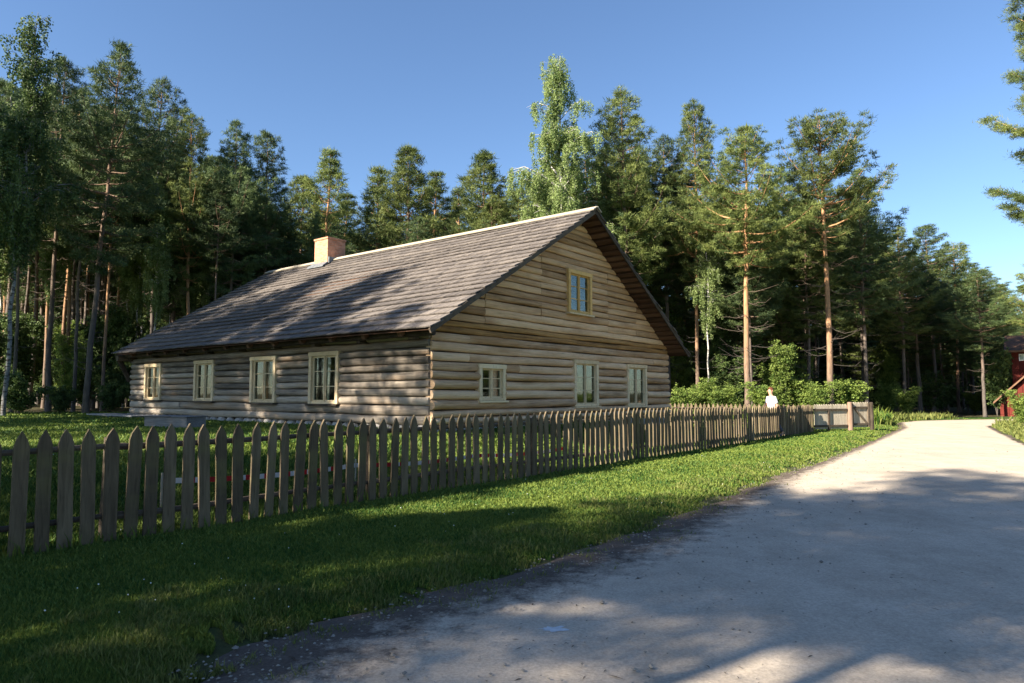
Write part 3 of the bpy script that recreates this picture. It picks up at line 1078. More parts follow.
# ------------------------------------------------------------------ weathered trough on the lawn
bx, by = pix(177, 17.4), 17.4
tr = empty('plank_trough', (bx, by, zg1(bx, by)), math.atan2(Lv[1], Lv[0]) + math.pi + 0.25)
tr.scale = (.88, .9, .72)
tag(tr, 'low weathered plank trough on the lawn before the long log wall', 'trough')
mb = MB()
mb.box(-.85, .85, -.32, -.28, 0.03, .42); mb.box(-.85, .85, .28, .32, 0.03, .42); mb.box(-.85, -.81, -.278, .278, .03, .42); mb.box(.81, .85, -.278, .278, .03, .42)
mb.build('body', M['troughwood'], tr, bevel=.006)
mb = MB(); mb.box(-.9, .25, -.36, -.002, .423, .455); mb.box(-.9, .25, .002, .36, .423, .455); mb.box(.26, .9, -.36, .36, .423, .450); mb.build('lid', M['troughwood'], tr, bevel=.006)
mb = MB(); mb.box(-.7, -.6, -.34, .34, -.05, .028); mb.box(.6, .7, -.34, .34, -.05, .028); mb.build('bearer', M['rail'], tr)

# ------------------------------------------------------------------ trees
def unit(n, r=rng):
    v = r.normal(size=(n, 3)); return v / np.linalg.norm(v, axis=1, keepdims=True)


def blades(C, D, per, rad, flat, ln, wd, r, up=0.25, quad=False):
    """clumps of small leaf faces round centres C pointing roughly along D"""
    n = len(C) * per
    c = np.repeat(C, per, 0); d = np.repeat(D, per, 0)
    tone = np.repeat(r.random(len(C)), per)
    off = r.normal(size=(n, 3)) * rad; off[:, 2] *= flat
    p = c + off
    dr = d * 0.55 + unit(n, r) * 0.9; dr[:, 2] += up
    dr /= np.linalg.norm(dr, axis=1, keepdims=True)
    sd = np.cross(dr, unit(n, r)); sd /= np.linalg.norm(sd, axis=1, keepdims=True) + 1e-9
    L_ = ln * r.uniform(.7, 1.3, (n, 1)); w = wd * r.uniform(.7, 1.3, (n, 1))
    if quad:
        V = np.stack([p, p + dr * L_ * .5 + sd * w * .5, p + dr * L_, p + dr * L_ * .5 - sd * w * .5], 1).reshape(-1, 3)
        F = np.arange(n * 4).reshape(n, 4)
        t = np.repeat(tone, 4)
    else:
        V = np.stack([p - sd * w * .5, p + sd * w * .5, p + dr * L_], 1).reshape(-1, 3)
        F = np.arange(n * 3).reshape(n, 3)
        t = np.repeat(tone, 3)
    return V, F, t


def limbs_to_mesh(name, limbs, mat, parent, k=4, extra=()):
    Vs, Fs, n0 = [], [], 0; mi = []
    for q_, (pts, rad, kk) in enumerate(list(limbs) + list(extra)):
        pts = np.asarray(pts, float); n = len(pts)
        d = np.gradient(pts, axis=0); d /= np.linalg.norm(d, axis=1, keepdims=True) + 1e-9
        ref = np.where(np.abs(d[:, 2:3]) < .9, np.array([[0, 0, 1.]]), np.array([[1., 0, 0]]))
        a = np.cross(d, ref); a /= np.linalg.norm(a, axis=1, keepdims=True); b = np.cross(d, a)
        th = 2 * np.pi * np.arange(kk) / kk
        V = pts[:, None] + np.asarray(rad)[:, None, None] * (np.cos(th)[None, :, None] * a[:, None] + np.sin(th)[None, :, None] * b[:, None])
        idx = np.arange(n * kk).reshape(n, kk)
        F = np.stack([idx[:-1], np.roll(idx, -1, 1)[:-1], np.roll(idx, -1, 1)[1:], idx[1:]], -1).reshape(-1, 4)
        Vs.append(V.reshape(-1, 3)); Fs.append(F + n0); n0 += n * kk; mi.append(np.full(len(F), int(q_ >= len(limbs)), dtype=np.int32))
    o = mesh_np(name, np.concatenate(Vs), np.concatenate(Fs), mat, parent, smooth=True)
    if extra:
        o.data.materials.append(M['bark_grey'])
        o.data.polygons.foreach_set('material_index', np.concatenate(mi))
    return o


def make_pine(seed, H=18, cb=.45, width=2.6, rad=.19, per=34, bark='bark', leaf='needles', dead=14, shape=1.0, ln=.23, wd=.034, gap=.22, lean=0.0, dens=1.0, cap=9.0):
    r = np.random.default_rng(seed)
    root = empty('pine_tree', (0, 0, 0))
    zs = np.linspace(-.3, H, 16)
    ax = np.cumsum(r.normal(0, .035, 16)); ay = np.cumsum(r.normal(0, .035, 16))
    ax = ax - ax[0] + lean * zs; ay = ay - ay[0]
    TP = np.stack([ax, ay, zs], 1)
    tr_ = rad * (1 - (zs + .3) / (H + .3)) ** .75 + .012
    tr_[0] *= 1.35
    limbs = [(TP, tr_, 10)]

    def tp(z): return np.array([np.interp(z, zs, ax), np.interp(z, zs, ay), z])

    C, D = [], []
    z = cb * H; az = r.uniform(0, 6)
    while z < H - .15:
        u = (z - cb * H) / (H - cb * H)
        prof = (math.sin(min(u / .32, 1) * math.pi / 2) ** .8 if u < .32 else (1 - (u - .32) / .68) ** (.42 + .5 * shape)) * .96 + .04
        nb = int(r.integers(5, 8)); az += r.uniform(.3, 1)
        wl = r.uniform(.7, 1.3)
        for b in range(nb):
            if r.random() < gap - .06: continue
            L_ = max(.18, width * prof * min(cap, wl * r.uniform(.55, 1.3)))
            a = az + b * 2 * math.pi / nb + r.normal(0, .25)
            el = math.radians(-2 + 44 * u + r.normal(0, 9))
            n = 6; s = np.linspace(0, 1, n)
            hr = L_ * s * math.cos(el); zz = L_ * s * math.sin(el) + L_ * .16 * s ** 2.2 - L_ * .10 * np.sin(s * math.pi)
            base = tp(z + r.normal(0, .06))
            P = base + np.stack([hr * math.cos(a), hr * math.sin(a), zz], 1)
            br = np.linspace(max(.012, .022 * L_ ** .8), .006, n)
            limbs.append((P, br, 4))
            nt_ = max(2, int(L_ / .19 * dens))
            for q in range(nt_):
                v = .28 + .72 * (q + r.random()) / nt_
                pb = np.array([np.interp(v, s, P[:, i]) for i in range(3)])
                side = 1 if q % 2 else -1
                ta = a + side * math.radians(r.uniform(35, 75))
                tl = (.34 * L_ * (1.12 - v) + .16) * r.uniform(.6, 1.2)
                dirv = np.array([math.cos(ta), math.sin(ta), r.uniform(.05, .35)])
                m_ = max(1, int(tl / .25))
                for k in range(m_):
                    C.append(pb + dirv * tl * (k + 1) / m_); D.append(dirv)
            C.append(P[-1]); D.append(P[-1] - P[-2])
        z += r.uniform(.48, .85) * (1 - .4 * u)
    C.append(tp(H)); D.append(np.array([0, 0, 1.]))
    dl_ = []
    for k in range(dead):
        z = cb * H * r.uniform(.32, 1.02); a = r.uniform(0, 6.28); L_ = r.uniform(.35, 1.7) * width / 3.0
        el = math.radians(r.uniform(-15, 20)); n = 5; s = np.linspace(0, 1, n)
        P = tp(z) + np.stack([L_ * s * math.cos(a + .3 * s[-1]), L_ * s * math.sin(a), L_ * s * math.sin(el) - .35 * L_ * s + .45 * L_ * s ** 2.4], 1)
        P[1:] += r.normal(0, .045, (n - 1, 3))
        dl_.append((P, np.linspace(.016, .005, n), 4))
        for q in range(2):
            j = int(r.integers(1, 4)); e = P[j] + np.array([math.cos(a + r.uniform(-1, 1)), math.sin(a + r.uniform(-1, 1)), r.uniform(-.2, .3)]) * L_ * .35
            dl_.append((np.stack([P[j], (P[j] + e) / 2 + r.normal(0, .02, 3), e]), [.008, .006, .003], 3))
    limbs_to_mesh('trunk', limbs, M[bark], root, extra=dl_)
    C = np.array(C); D = np.array(D); D /= np.linalg.norm(D, axis=1, keepdims=True) + 1e-9
    V, F, t = blades(C, D, per, .105, .36, ln, wd, r)
    mesh_np('crown', V, F, M[leaf], root, rnd=t)
    root['H'] = H
    return root


def make_birch(seed, H=19, cb=.25, width=2.6, rad=.14, per=9, leaf='birchleaf', ln=.10, wd=.075, bark='bark_birch'):
    r = np.random.default_rng(seed)
    root = empty('birch_tree', (0, 0, 0))
    zs = np.linspace(-.3, H, 16)
    ax = np.cumsum(r.normal(0, .06, 16)); ay = np.cumsum(r.normal(0, .05, 16)); ax -= ax[0]; ay -= ay[0]
    TP = np.stack([ax, ay, zs], 1)
    limbs = [(TP, rad * (1 - (zs + .3) / (H + .3)) ** .8 + .01, 10)]
    def tp(z): return np.array([np.interp(z, zs, ax), np.interp(z, zs, ay), z])
    C, D = [], []
    z = cb * H
    while z < H - .2:
        u = (z - cb * H) / (H - cb * H)
        prof = math.sin(min(1, u / .25) * math.pi / 2) * (1 - u) ** .95 * 1.15 + .13
        for b in range(int(r.integers(3, 5))):
            L_ = width * prof * r.uniform(.45, 1.25)
            a = r.uniform(0, 6.28); el = math.radians(r.uniform(38, 62)); n = 7; s = np.linspace(0, 1, n)
            hr = L_ * s * math.cos(el) * 1.15; zz = L_ * 1.0 * (s * math.sin(el) - .42 * s ** 3)
            P = tp(z) + np.stack([hr * math.cos(a), hr * math.sin(a), zz], 1); P[1:] += r.normal(0, .03, (n - 1, 3))
            limbs.append((P, np.linspace(max(.012, .018 * L_), .005, n), 4))
            for q in range(max(3, int(L_ * 6))):
                v = r.uniform(.25, 1.0); pb = np.array([np.interp(v, s, P[:, i]) for i in range(3)])
                oa = r.uniform(0, 6.28); so = r.uniform(.05, .4); dl = r.uniform(.35, 1.25) * (.7 + .5 * (1 - u))
                e1 = pb + np.array([math.cos(oa) * so, math.sin(oa) * so, .05]); e2 = e1 + np.array([math.cos(oa) * .08, math.sin(oa) * .08, -dl])
                if r.random() < .35: limbs.append((np.stack([pb, e1, e2]), [.006, .005, .003], 3))
                m_ = int(dl / .085)
                for k in range(m_):
                    C.append(e1 + (e2 - e1) * (k + r.random()) / m_); D.append(np.array([0, 0, -1.]))
        z += r.uniform(.28, .5)
    limbs_to_mesh('trunk', limbs, M[bark], root)
    C = np.array(C); D = np.array(D)
    V, F, t = blades(C, D, per, .06, 1.0, ln, wd, r, up=-.4, quad=True)
    mesh_np('crown', V, F, M[leaf], root, rnd=t)
    root['H'] = H
    return root


def make_shrub(seed, H=2.5, width=1.3, leaf='bushleaf', n=500, per=16, ln=.10, wd=.07, name='shrub'):
    r = np.random.default_rng(seed)
    root = empty(name, (0, 0, 0))
    limbs = []; C = []; D = []
    for k in range(9):
        a = r.uniform(0, 6.28); tp_ = np.array([math.cos(a) * width * r.uniform(.2, .8), math.sin(a) * width * r.uniform(.2, .8), H * r.uniform(.6, 1)])
        s = np.linspace(0, 1, 6)[:, None]
        P = tp_ * s ** [1.3, 1.3, .9] + r.normal(0, .03, (6, 3)) * s
        limbs.append((P, np.linspace(.03, .006, 6), 4))
        for j in range(n // 9):
            v = r.uniform(.15, 1.0) ** .8; pb = np.array([np.interp(v, s[:, 0], P[:, i]) for i in range(3)])
            o = unit(1, r)[0] * r.uniform(.08, .42) * width * .6; o[2] *= .8
            c_ = pb + o; c_[2] = max(.05, c_[2]); C.append(c_); D.append(o / (np.linalg.norm(o) + 1e-9))
    limbs_to_mesh('stem', limbs, M['bark_grey'], root)
    V, F, t = blades(np.array(C), np.array(D), per, .07, .8, ln, wd, r, up=.1, quad=True)
    mesh_np('foliage', V, F, M[leaf], root, rnd=t)
    root['H'] = H
    return root


PROTO = {
    'bareA': make_pine(11, 17, .50, 3.2, .17, dead=34, shape=.75, per=34),
    'bareB': make_pine(12, 17, .52, 3.0, .17, dead=36, shape=.6, per=34),
    'midA': make_pine(13, 18, .40, 3.0, .14, leaf='needles', dead=16, shape=.9),
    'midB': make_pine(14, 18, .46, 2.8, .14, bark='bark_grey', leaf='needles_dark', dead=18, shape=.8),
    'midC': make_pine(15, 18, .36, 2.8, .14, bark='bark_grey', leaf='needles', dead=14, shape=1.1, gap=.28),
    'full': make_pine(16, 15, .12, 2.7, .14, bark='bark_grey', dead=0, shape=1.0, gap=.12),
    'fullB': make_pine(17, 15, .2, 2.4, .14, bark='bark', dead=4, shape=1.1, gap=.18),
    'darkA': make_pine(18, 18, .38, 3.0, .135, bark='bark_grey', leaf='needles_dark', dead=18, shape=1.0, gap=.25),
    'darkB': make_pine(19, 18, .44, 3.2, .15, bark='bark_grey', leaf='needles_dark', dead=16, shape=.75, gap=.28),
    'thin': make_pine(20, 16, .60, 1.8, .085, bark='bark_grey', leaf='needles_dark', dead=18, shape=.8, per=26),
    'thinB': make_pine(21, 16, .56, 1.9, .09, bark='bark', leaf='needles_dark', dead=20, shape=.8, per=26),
    'fine': make_pine(22, 17, .30, 2.9, .2, per=150, ln=.13, wd=.016, dens=1.35, gap=.12, shape=.4, cap=1.08),
    'birch': make_birch(31, 19.5, .3, 4.0, .13, per=9, ln=.085, wd=.06),
    'birchS': make_birch(32, 15, .45, 1.3, .055, per=7),
    'birchM': make_birch(33, 18, .40, 2.6, .09, leaf='darkleaf', bark='bark_birch_dull', per=5),
}
used = set()


def put(kind, x, y, H=None, label=None, group=None, cat='tree', rz=None, wide=1.0, lean=None):
    p = PROTO[kind]
    if kind in used:
        o = copy_tree(p)
    else:
        o = p; used.add(kind)
    k = 1.0 if H is None else H / p['H']
    z = zg1(x, y)
    o.location = (x, y, z - .03); o.rotation_euler = (0, 0, random.uniform(0, 6.28) if rz is None else rz)
    if lean: o.rotation_euler = (lean[0], lean[1], 0)
    o.scale = (k * wide, k * wide, k)
    tag(o, label, cat, group)
    return o


def hero(kind, px, Y, ytop, label, wide=1.0, **kw):
    x = pix(px, Y)
    H = height_at(ytop, Y) - zg1(x, Y)
    return put(kind, x, Y, H, label, wide=wide, **kw)


hero('birchM', 6, 26, 12, 'birch with pale leaning trunk at the left edge of the wood', 1.0, lean=(0, .03))
hero('midB', 50, 33, 62, 'dark pine standing just right of the leaning birch', .9)
hero('darkA', 88, 29, 45, 'tall dark pine on the lawn edge left of the house, reddish at mid trunk', 1.0, lean=(0, .035))
hero('darkB', 150, 35, 82, 'dark pine with broken top behind the left end of the house', .8)
hero('midA', 187, 35, 116, 'pine with bluish crown above the far left end of the roof', .8)
hero('darkA', 229, 36, 124, 'pointed dark pine left of the chimney, taller of the close pair', .85)
hero('midB', 262, 38, 134, 'dark narrow pine nearest the left side of the chimney gap', .85)
hero('fullB', 322, 42, 152, 'light green pine rising straight behind the chimney', 1.1)
hero('full', 296, 44, 176, 'small light pine between the chimney and the dark pines', 1.25)
hero('fullB', 371, 44, 168, 'shaded pine just right of the chimney with slim top', 1.05)
hero('full', 407, 42, 146, 'bright yellow green conical pine over the middle of the ridge', 1.1)
hero('fullB', 438, 45, 174, 'short pine behind the right shoulder of the conical pine', 1.1)
hero('full', 485, 43, 153, 'bushy light pine left of the tall birch over the ridge', 1.15)
hero('fullB', 523, 47, 190, 'low rounded pine under the left branches of the tall birch', 1.2)
hero('fullB', 345, 50, 196, 'low far pine filling the dip right of the chimney', 1.2)
hero('fullB', 460, 50, 190, 'low far pine between the two light pines over the ridge', 1.2)
hero('birch', 569, 38, 54, 'tall weeping birch with pale trunk behind the roof peak', 1.0)
hero('midC', 627, 40, 88, 'tall dark pine right beside the weeping birch', 1.0)
hero('darkB', 668, 44, 140, 'broad dark pine between the gable peak and the slim pine', 1.0)
hero('midA', 697, 41, 105, 'slim pine with light top and grey straight trunk right of the gable', .8)
hero('bareA', 746, 37, 131, 'pine with bare orange trunk and dead twigs, left of the two bare pines', 1.05)
hero('darkB', 790, 46, 170, 'dark crowned pine between the two bare orange trunks', .9)
hero('bareB', 829, 38.5, 119, 'pine with long bare pale orange trunk behind the garden gate', 1.0)
hero('darkA', 866, 43, 172, 'dark trunked pine behind the end of the fence', 1.0)
hero('midC', 904, 47, 226, 'pine of middle height right of the fence end', 1.15)
hero('midB', 932, 52, 226, 'farther rounded pine over the road bend', 1.25)
hero('midA', 958, 55, 243, 'sunny crowned pine above the far end of the road', 1.2)
hero('darkB', 983, 44, 268, 'pine with pale trunk at the road end near the red barn', 1.3)
hero('darkA', 918, 50, 252, 'dark pine filling the gap between the fence-end pine and the rounded pine', 1.6)
hero('fullB', 944, 58, 262, 'full pine low behind the rounded pine', 1.8)
hero('darkB', 972, 58, 262, 'dark pine between the sunny crown and the barn pine', 1.5)
hero('fullB', 1003, 62, 285, 'far green pine right of the barn pine', 1.7)
hero('full', 893, 58, 250, 'light full pine far behind the fence end', 1.8)
hero('fine', 1112, 22, -110, 'tall pine whose sunlit branches reach in at the right edge', 1.05, rz=0.9)
hero('midA', 1048, 36, 236, 'pine at the right edge above the red barn', 1.1)

# the wood behind: individuals at random
GRPL = 'slender pines filling the wood left of and behind the log house'
GRPR = 'pines filling the wood behind the fence and the road end'


WHERE = [(-999, 0, 'left of the picture'), (0, 30, 'by the leaning birch at the left edge'), (30, 60, 'between leaning birch and tall lawn pine'), (60, 88, 'just left of the tall lawn pine'),
         (88, 118, 'just right of the tall lawn pine'), (118, 150, 'above the far left eave tip'), (150, 190, 'above the left end of the roof'), (190, 230, 'over the roof left of the chimney'),
         (230, 270, 'over the left end of the ridge'), (270, 315, 'close left of the chimney'), (315, 375, 'behind the chimney'), (375, 450, 'over the middle of the ridge'), (450, 530, 'over the ridge left of the weeping birch'),
         (530, 600, 'behind the weeping birch'), (600, 650, 'behind the right slope of the gable'), (650, 690, 'beside the right eave of the gable'), (690, 720, 'by the slim pine right of the gable'),
         (720, 770, 'near the left bare orange trunk'), (770, 810, 'between the two bare orange trunks'), (810, 850, 'near the bare trunk by the gate'), (850, 890, 'behind the end of the fence'),
         (890, 930, 'just right of the fence end'), (930, 970, 'over the road bend'), (970, 1024, 'behind the red barn'), (1024, 9999, 'right of the picture')]


def where(px): return next(w for a, b, w in WHERE if a <= px < b)


def row(Y): return 'front row' if Y < 36 else 'second row' if Y < 41 else 'third row' if Y < 47 else 'mid wood' if Y < 56 else 'far back'


def tone(k): return 'reddish' if k in ('thinB', 'midA') else 'grey'


def inhouse(x, y, m=1.5):
    d = np.array([x, y]) - CH; s = d @ Rv; t = d @ Lv
    return -m < s < W + m and -m < t < LEN + m + 1


placed = [(o.location.x, o.location.y) for o in COL.objects if o.parent is None and ('_tree' in o.name)]
nL = nR = 0
tries = 0
kinds_l = ['thin', 'thinB', 'thin', 'thinB', 'midB', 'darkA', 'birchS', 'midC']
kinds_r = ['thin', 'thinB', 'midB', 'darkA', 'midC', 'birchS', 'darkB', 'midA']
while (nL < 120 or nR < 95) and tries < 9000:
    tries += 1
    left = (random.random() < .55)
    Y = random.uniform(29, 72) if random.random() < .6 else random.uniform(30, 50)
    x = random.uniform(-.86, -.12) * Y if left else random.uniform(-.12, .95) * Y
    if left and nL >= 120 or (not left and nR >= 95): continue
    if Y < forest_line(x) + 1.0 or inhouse(x, Y, 3): continue
    if x > 20 and Y < 50: continue
    if Y < 48 and xl(Y) - 1 < x < xr(Y) + 1: continue
    if min(((x - a) ** 2 + (Y - b) ** 2) for a, b in placed) < 1.9: continue
    placed.append((x, Y))
    px = 512 + 683 * x / Y
    # keep the skyline of the photograph: the fill stays below it
    sky_y = np.interp(px, [-200, 0, 40, 110, 150, 190, 260, 285, 320, 345, 410, 450, 485, 520, 560, 628, 665, 700, 745, 800, 830, 870, 905, 960, 985, 1024, 1300],
                      [30, 40, 80, 75, 125, 140, 150, 215, 170, 215, 175, 205, 175, 215, 130, 130, 165, 140, 160, 200, 150, 195, 245, 262, 295, 275, 250])
    H = (height_at(sky_y + random.uniform(8, 70), Y) - zg1(x, Y))
    H = min(H, 21)
    k = random.choice(kinds_l if left else kinds_r)
    if left:
        if Y < 45: k = random.choice(['thin', 'thinB', 'thin', 'birchS', 'midB'])
        nL += 1
        if 'birch' in k: put(k, x, Y, H * .92, 'slim pale birch %s, %s' % (where(px), row(Y)), 'slim birches inside the left wood')
        else: put(k, x, Y, H, 'slender pine, %s trunk, %s, %s' % (tone(k), where(px), row(Y)), GRPL, wide=random.uniform(.9, 1.2))
    else:
        nR += 1
        if 'birch' in k: put(k, x, Y, H * .9, 'slim pale birch %s, %s' % (where(px), row(Y)), 'slim birches behind the fence')
        else: put(k, x, Y, H, 'shaded pine, %s trunk, %s, %s' % (tone(k), where(px), row(Y)), GRPR, wide=random.uniform(.9, 1.3))

# young trees and bushes under the pines
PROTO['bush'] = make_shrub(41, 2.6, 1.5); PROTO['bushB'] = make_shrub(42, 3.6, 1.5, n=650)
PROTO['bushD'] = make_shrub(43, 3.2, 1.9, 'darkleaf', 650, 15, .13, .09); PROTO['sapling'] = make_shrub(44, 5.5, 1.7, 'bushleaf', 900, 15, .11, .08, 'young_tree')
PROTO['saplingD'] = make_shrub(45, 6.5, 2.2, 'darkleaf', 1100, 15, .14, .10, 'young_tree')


def heroshrub(kind, px, Y, ytop, label, group=None, wide=1.0, cat='bush'):
    x = pix(px, Y); H = height_at(ytop, Y) - zg1(x, Y)
    return put(kind, x, Y, H, label, group, cat, wide=wide)


for (kd, px, Y, yt, lb, w_) in [
    ('sapling', 783, 37.5, 342, 'bright leafy young tree between the two bare pine trunks', 1.15),
    ('bushB', 700, 36, 376, 'sunlit bush right of the gable behind the pale fence', 1.1),
    ('bush', 722, 35, 384, 'low bush just left of the bare orange pine trunk', 1.3),
    ('bushB', 762, 35.5, 380, 'light green bush behind the walking person', 1.3),
    ('bushB', 803, 37.5, 372, 'bush right of the walking person before the pale trunk', 1.4),
    ('saplingD', 728, 41, 350, 'leafy young tree shading the foot of the bare orange pine', 1.4),
    ('bush', 846, 40, 378, 'bush behind the gate post', 1.4),
    ('bush', 684, 35, 386, 'bush showing at the right foot of the gable', 1.1),
    ('bushB', 818, 36.5, 380, 'low bush just left of the pale bare trunk by the gate', 1.2),
    ('bushB', 1022, 30, 388, 'yellow green bush in front of the red barn', 1.2),
    ('bush', 1040, 28, 392, 'low bush right of the barn bush at the picture edge', 1.1),
    ('bushB', 905, 45, 385, 'round green bush beyond the weedy grass at the fence end', 1.4),
    ('bushD', 22, 28, 370, 'dark bush at the foot of the leaning birch', 1.2),
    ('bushD', 62, 29.5, 385, 'dark bush left of the tall pine by the lawn', 1.2),
    ('bushD', 112, 31, 380, 'dark bush between the tall pine and the house end', 1.2),
    ('sapling', 665, 46, 300, 'leafy young tree under the right eave of the gable', 1.0),
]:
    heroshrub(kd, px, Y, yt, lb, None, w_, 'young tree' if kd == 'sapling' else 'bush')
n = 0
while n < 80:
    left = n < 40
    Y = random.uniform(31, 62); x = (random.uniform(-.84, -.5) if left else random.uniform(.2, .9)) * Y
    if Y < forest_line(x) + 1.2 or inhouse(x, Y, 3): continue
    if Y < 48 and xl(Y) - 2 < x < xr(Y) + 2: continue
    if x > 18 and Y < 46: continue
    kd = random.choice(['saplingD', 'bushD', 'saplingD', 'sapling'] if left else ['saplingD', 'bushD', 'sapling', 'bush'])
    put(kd, x, Y, PROTO[kd]['H'] * random.uniform(.6, 1.15), '%s undergrowth %s, %s' % ('dark leafy' if kd[-1] == 'D' else 'light leafy', where(512 + 683 * x / Y), row(Y)), 'undergrowth of the %s wood' % ('left' if left else 'right'), 'bush')
    n += 1

# mass of the far wood, too deep to count
r = np.random.default_rng(5)
C = []
nC = 26000
Yf = r.uniform(74, 92, nC); Xf = r.uniform(-.95, 1.0, nC) * Yf
Hf = np.interp(512 + 683 * Xf / Yf, [-200, 100, 300, 500, 900, 1200], [20, 20, 17, 16, 12.5, 12]) * (.82 + .18 * np.sin(Xf * .9) * np.cos(Yf * .7))
Zf = Hf * r.random(nC) ** 1.0
C = np.stack([Xf, Yf, Zf], 1)
V, F, t = blades(C, unit(nC, r), 14, .45, .7, .7, .3, r)
fw = mesh_np('far_wood', V, F, M['needles_dark'], rnd=t)
tag(fw, 'dark mass of distant forest seen between the trunks', 'forest', kind='stuff')

# pines and birches standing behind and left of the viewpoint; their shade falls on road, verge and lawn
SL_ = 'pine beside the road behind the viewpoint, shading the road and verge'
SG = 'pines behind the viewpoint shading the road'
for (kd, x, y, H, w_) in [
    ('thinB', -9.8, -3.4, 16, 1.3), ('bareB', -14.5, -4.4, 18, .95), ('darkB', -9, -13, 16, 1.2), ('thin', -21, -8.3, 19, 1.3), ('full', -7.8, 3.2, 6, 1.3),
    ('full', -10.5, 1.8, 7.8, 1.3), ('full', -13.5, 3.6, 10.5, 1.4), ('thinB', -6.0, -1.2, 11, 1.4), ('thin', -15, -10.5, 18, 1.3), ('midA', -5, -10.5, 12, 1.2), ('fullB', -8, .2, 8, 1.0),
    ('thin', -17.5, 7.0, 14, 1.2), ('bareA', -22, 9.5, 18, 1.0), ('thinB', -26, 13, 19, 1.3), ('midC', -30, 9, 21, 1.0), ('bareB', -31, 16, 21, 1.1), ('darkA', -36, 20, 20, 1.2),
    ('bareB', -24, 6.3, 17, 1.0), ('darkB', -28.5, 11.2, 20, 1.0), ('midA', -27.5, 19, 17, 1.2), ('darkA', -31, 23, 18, 1.2), ('midB', -36, 26, 18, 1.2), ('full', -24.5, 17.5, 8, 1.3)]:
    put(kd, x, y, H, SL_ if y < 3 else 'tall pine left of the lawn outside the picture, shading lawn and roof', SG if y < 3 else 'pines left of the lawn outside the picture', wide=w_)

rr_ = random.Random(77)
for k in range(46):
    y = rr_.uniform(-12, 44); x = rr_.uniform(48, 80)
    if x < .80 * y + 8 or (34 < y): continue
    put(rr_.choice(['full', 'fullB', 'darkA', 'full']), x, y, rr_.uniform(13, 17), 'pine farther right of the road outside the picture', 'pines farther right of the road', wide=1.4)
# drop prototypes that never got placed
for k, p in PROTO.items():
    if k not in used:
        for c_ in list(p.children): bpy.data.objects.remove(c_)
        bpy.data.objects.remove(p)

# ------------------------------------------------------------------ red barn
bn = empty('red_barn', (pix(998, 46), 46, 0), -0.66)
tag(bn, 'dark red wooden barn half hidden behind bushes at the end of the road', 'barn')
mb = MB()
for k in range(34):
    mb.box(k * .25, k * .25 + .235, -.02, .06, 0, min(3.3, 1.15 + k * .25 * 1.0))
mb.hexa([(0, .061, 0), (2.3, .061, 0), (2.3, 6, 0), (0, 6, 0), (0, .061, 1.1), (2.3, .061, 3.3), (2.3, 6, 3.3), (0, 6, 1.1)]); mb.box(2.304, 8.5, .062, 6, 0, 3.3)
mb.build('wall', M['barnred'], bn)
mb = MB()
for k in range(38):
    mb.box(.75 + k * .2, .75 + k * .2 + .19, .5, .56, 1.2, 4.35)
mb.box(.76, 8.4, .561, 5.7, 3.31, 4.33); mb.build('upper_wall', M['barnred'], bn)
mb = MB()
mb.hexa([(-.35, -.4, .87), (2.2, -.4, 3.42), (2.2, .49, 3.42), (-.35, .49, .87), (-.35, -.4, 1.0), (2.2, -.4, 3.55), (2.2, .49, 3.55), (-.35, .49, 1.0)])
mb.hexa([(.35, -.1, 4.3), (8.9, -.1, 4.3), (8.9, 3.1, 5.5), (.35, 3.1, 5.5), (.35, -.1, 4.43), (8.9, -.1, 4.43), (8.9, 3.1, 5.63), (.35, 3.1, 5.63)])
mb.hexa([(.35, 3.103, 5.5), (8.9, 3.103, 5.5), (8.9, 6.3, 4.3), (.35, 6.3, 4.3), (.35, 3.103, 5.63), (8.9, 3.103, 5.63), (8.9, 6.3, 4.43), (.35, 6.3, 4.43)])
mb.build('roof', M['under'], bn)
mb = MB(); mb.box(1.15, 1.65, .44, .498, 3.75, 4.2); w_ = mb.build('window', M['white'], bn)
mb = MB(); mb.box(1.2, 1.38, .43, .439, 3.8, 4.15); mb.box(1.42, 1.6, .43, .439, 3.8, 4.15); mb.build('pane', M['glass'], w_)
mb = MB(); mb.box(1.4, 2.4, -.06, -.022, 0.02, 1.9); mb.build('door', M['rail'], bn)

# ------------------------------------------------------------------ person walking behind the fence
def skinned(name, verts, edges, radii, mat, parent, sub=2, rootv=0):
    me = bpy.data.meshes.new(name); me.from_pydata(verts, edges, []); me.update()
    o = bpy.data.objects.new(name, me); COL.objects.link(o); o.parent = parent
    sk = o.modifiers.new('skin', 'SKIN')
    for i, rr in enumerate(radii):
        rr = rr if isinstance(rr, tuple) else (rr, rr)
        me.skin_vertices[0].data[i].radius = rr
    me.skin_vertices[0].data[rootv].use_root = True
    sk.use_smooth_shade = True
    sb = o.modifiers.new('sub', 'SUBSURF'); sb.levels = sub; sb.render_levels = sub
    me.materials.append(mat)
    return o


PX, PY = pix(770.5, 24.25), 24.25
pr = empty('person', (PX, PY, zg1(PX, PY)), math.radians(-80))
pr.scale = (.97, .97, .97)
tag(pr, 'person in a white shirt walking leftward behind the picket fence', 'person')
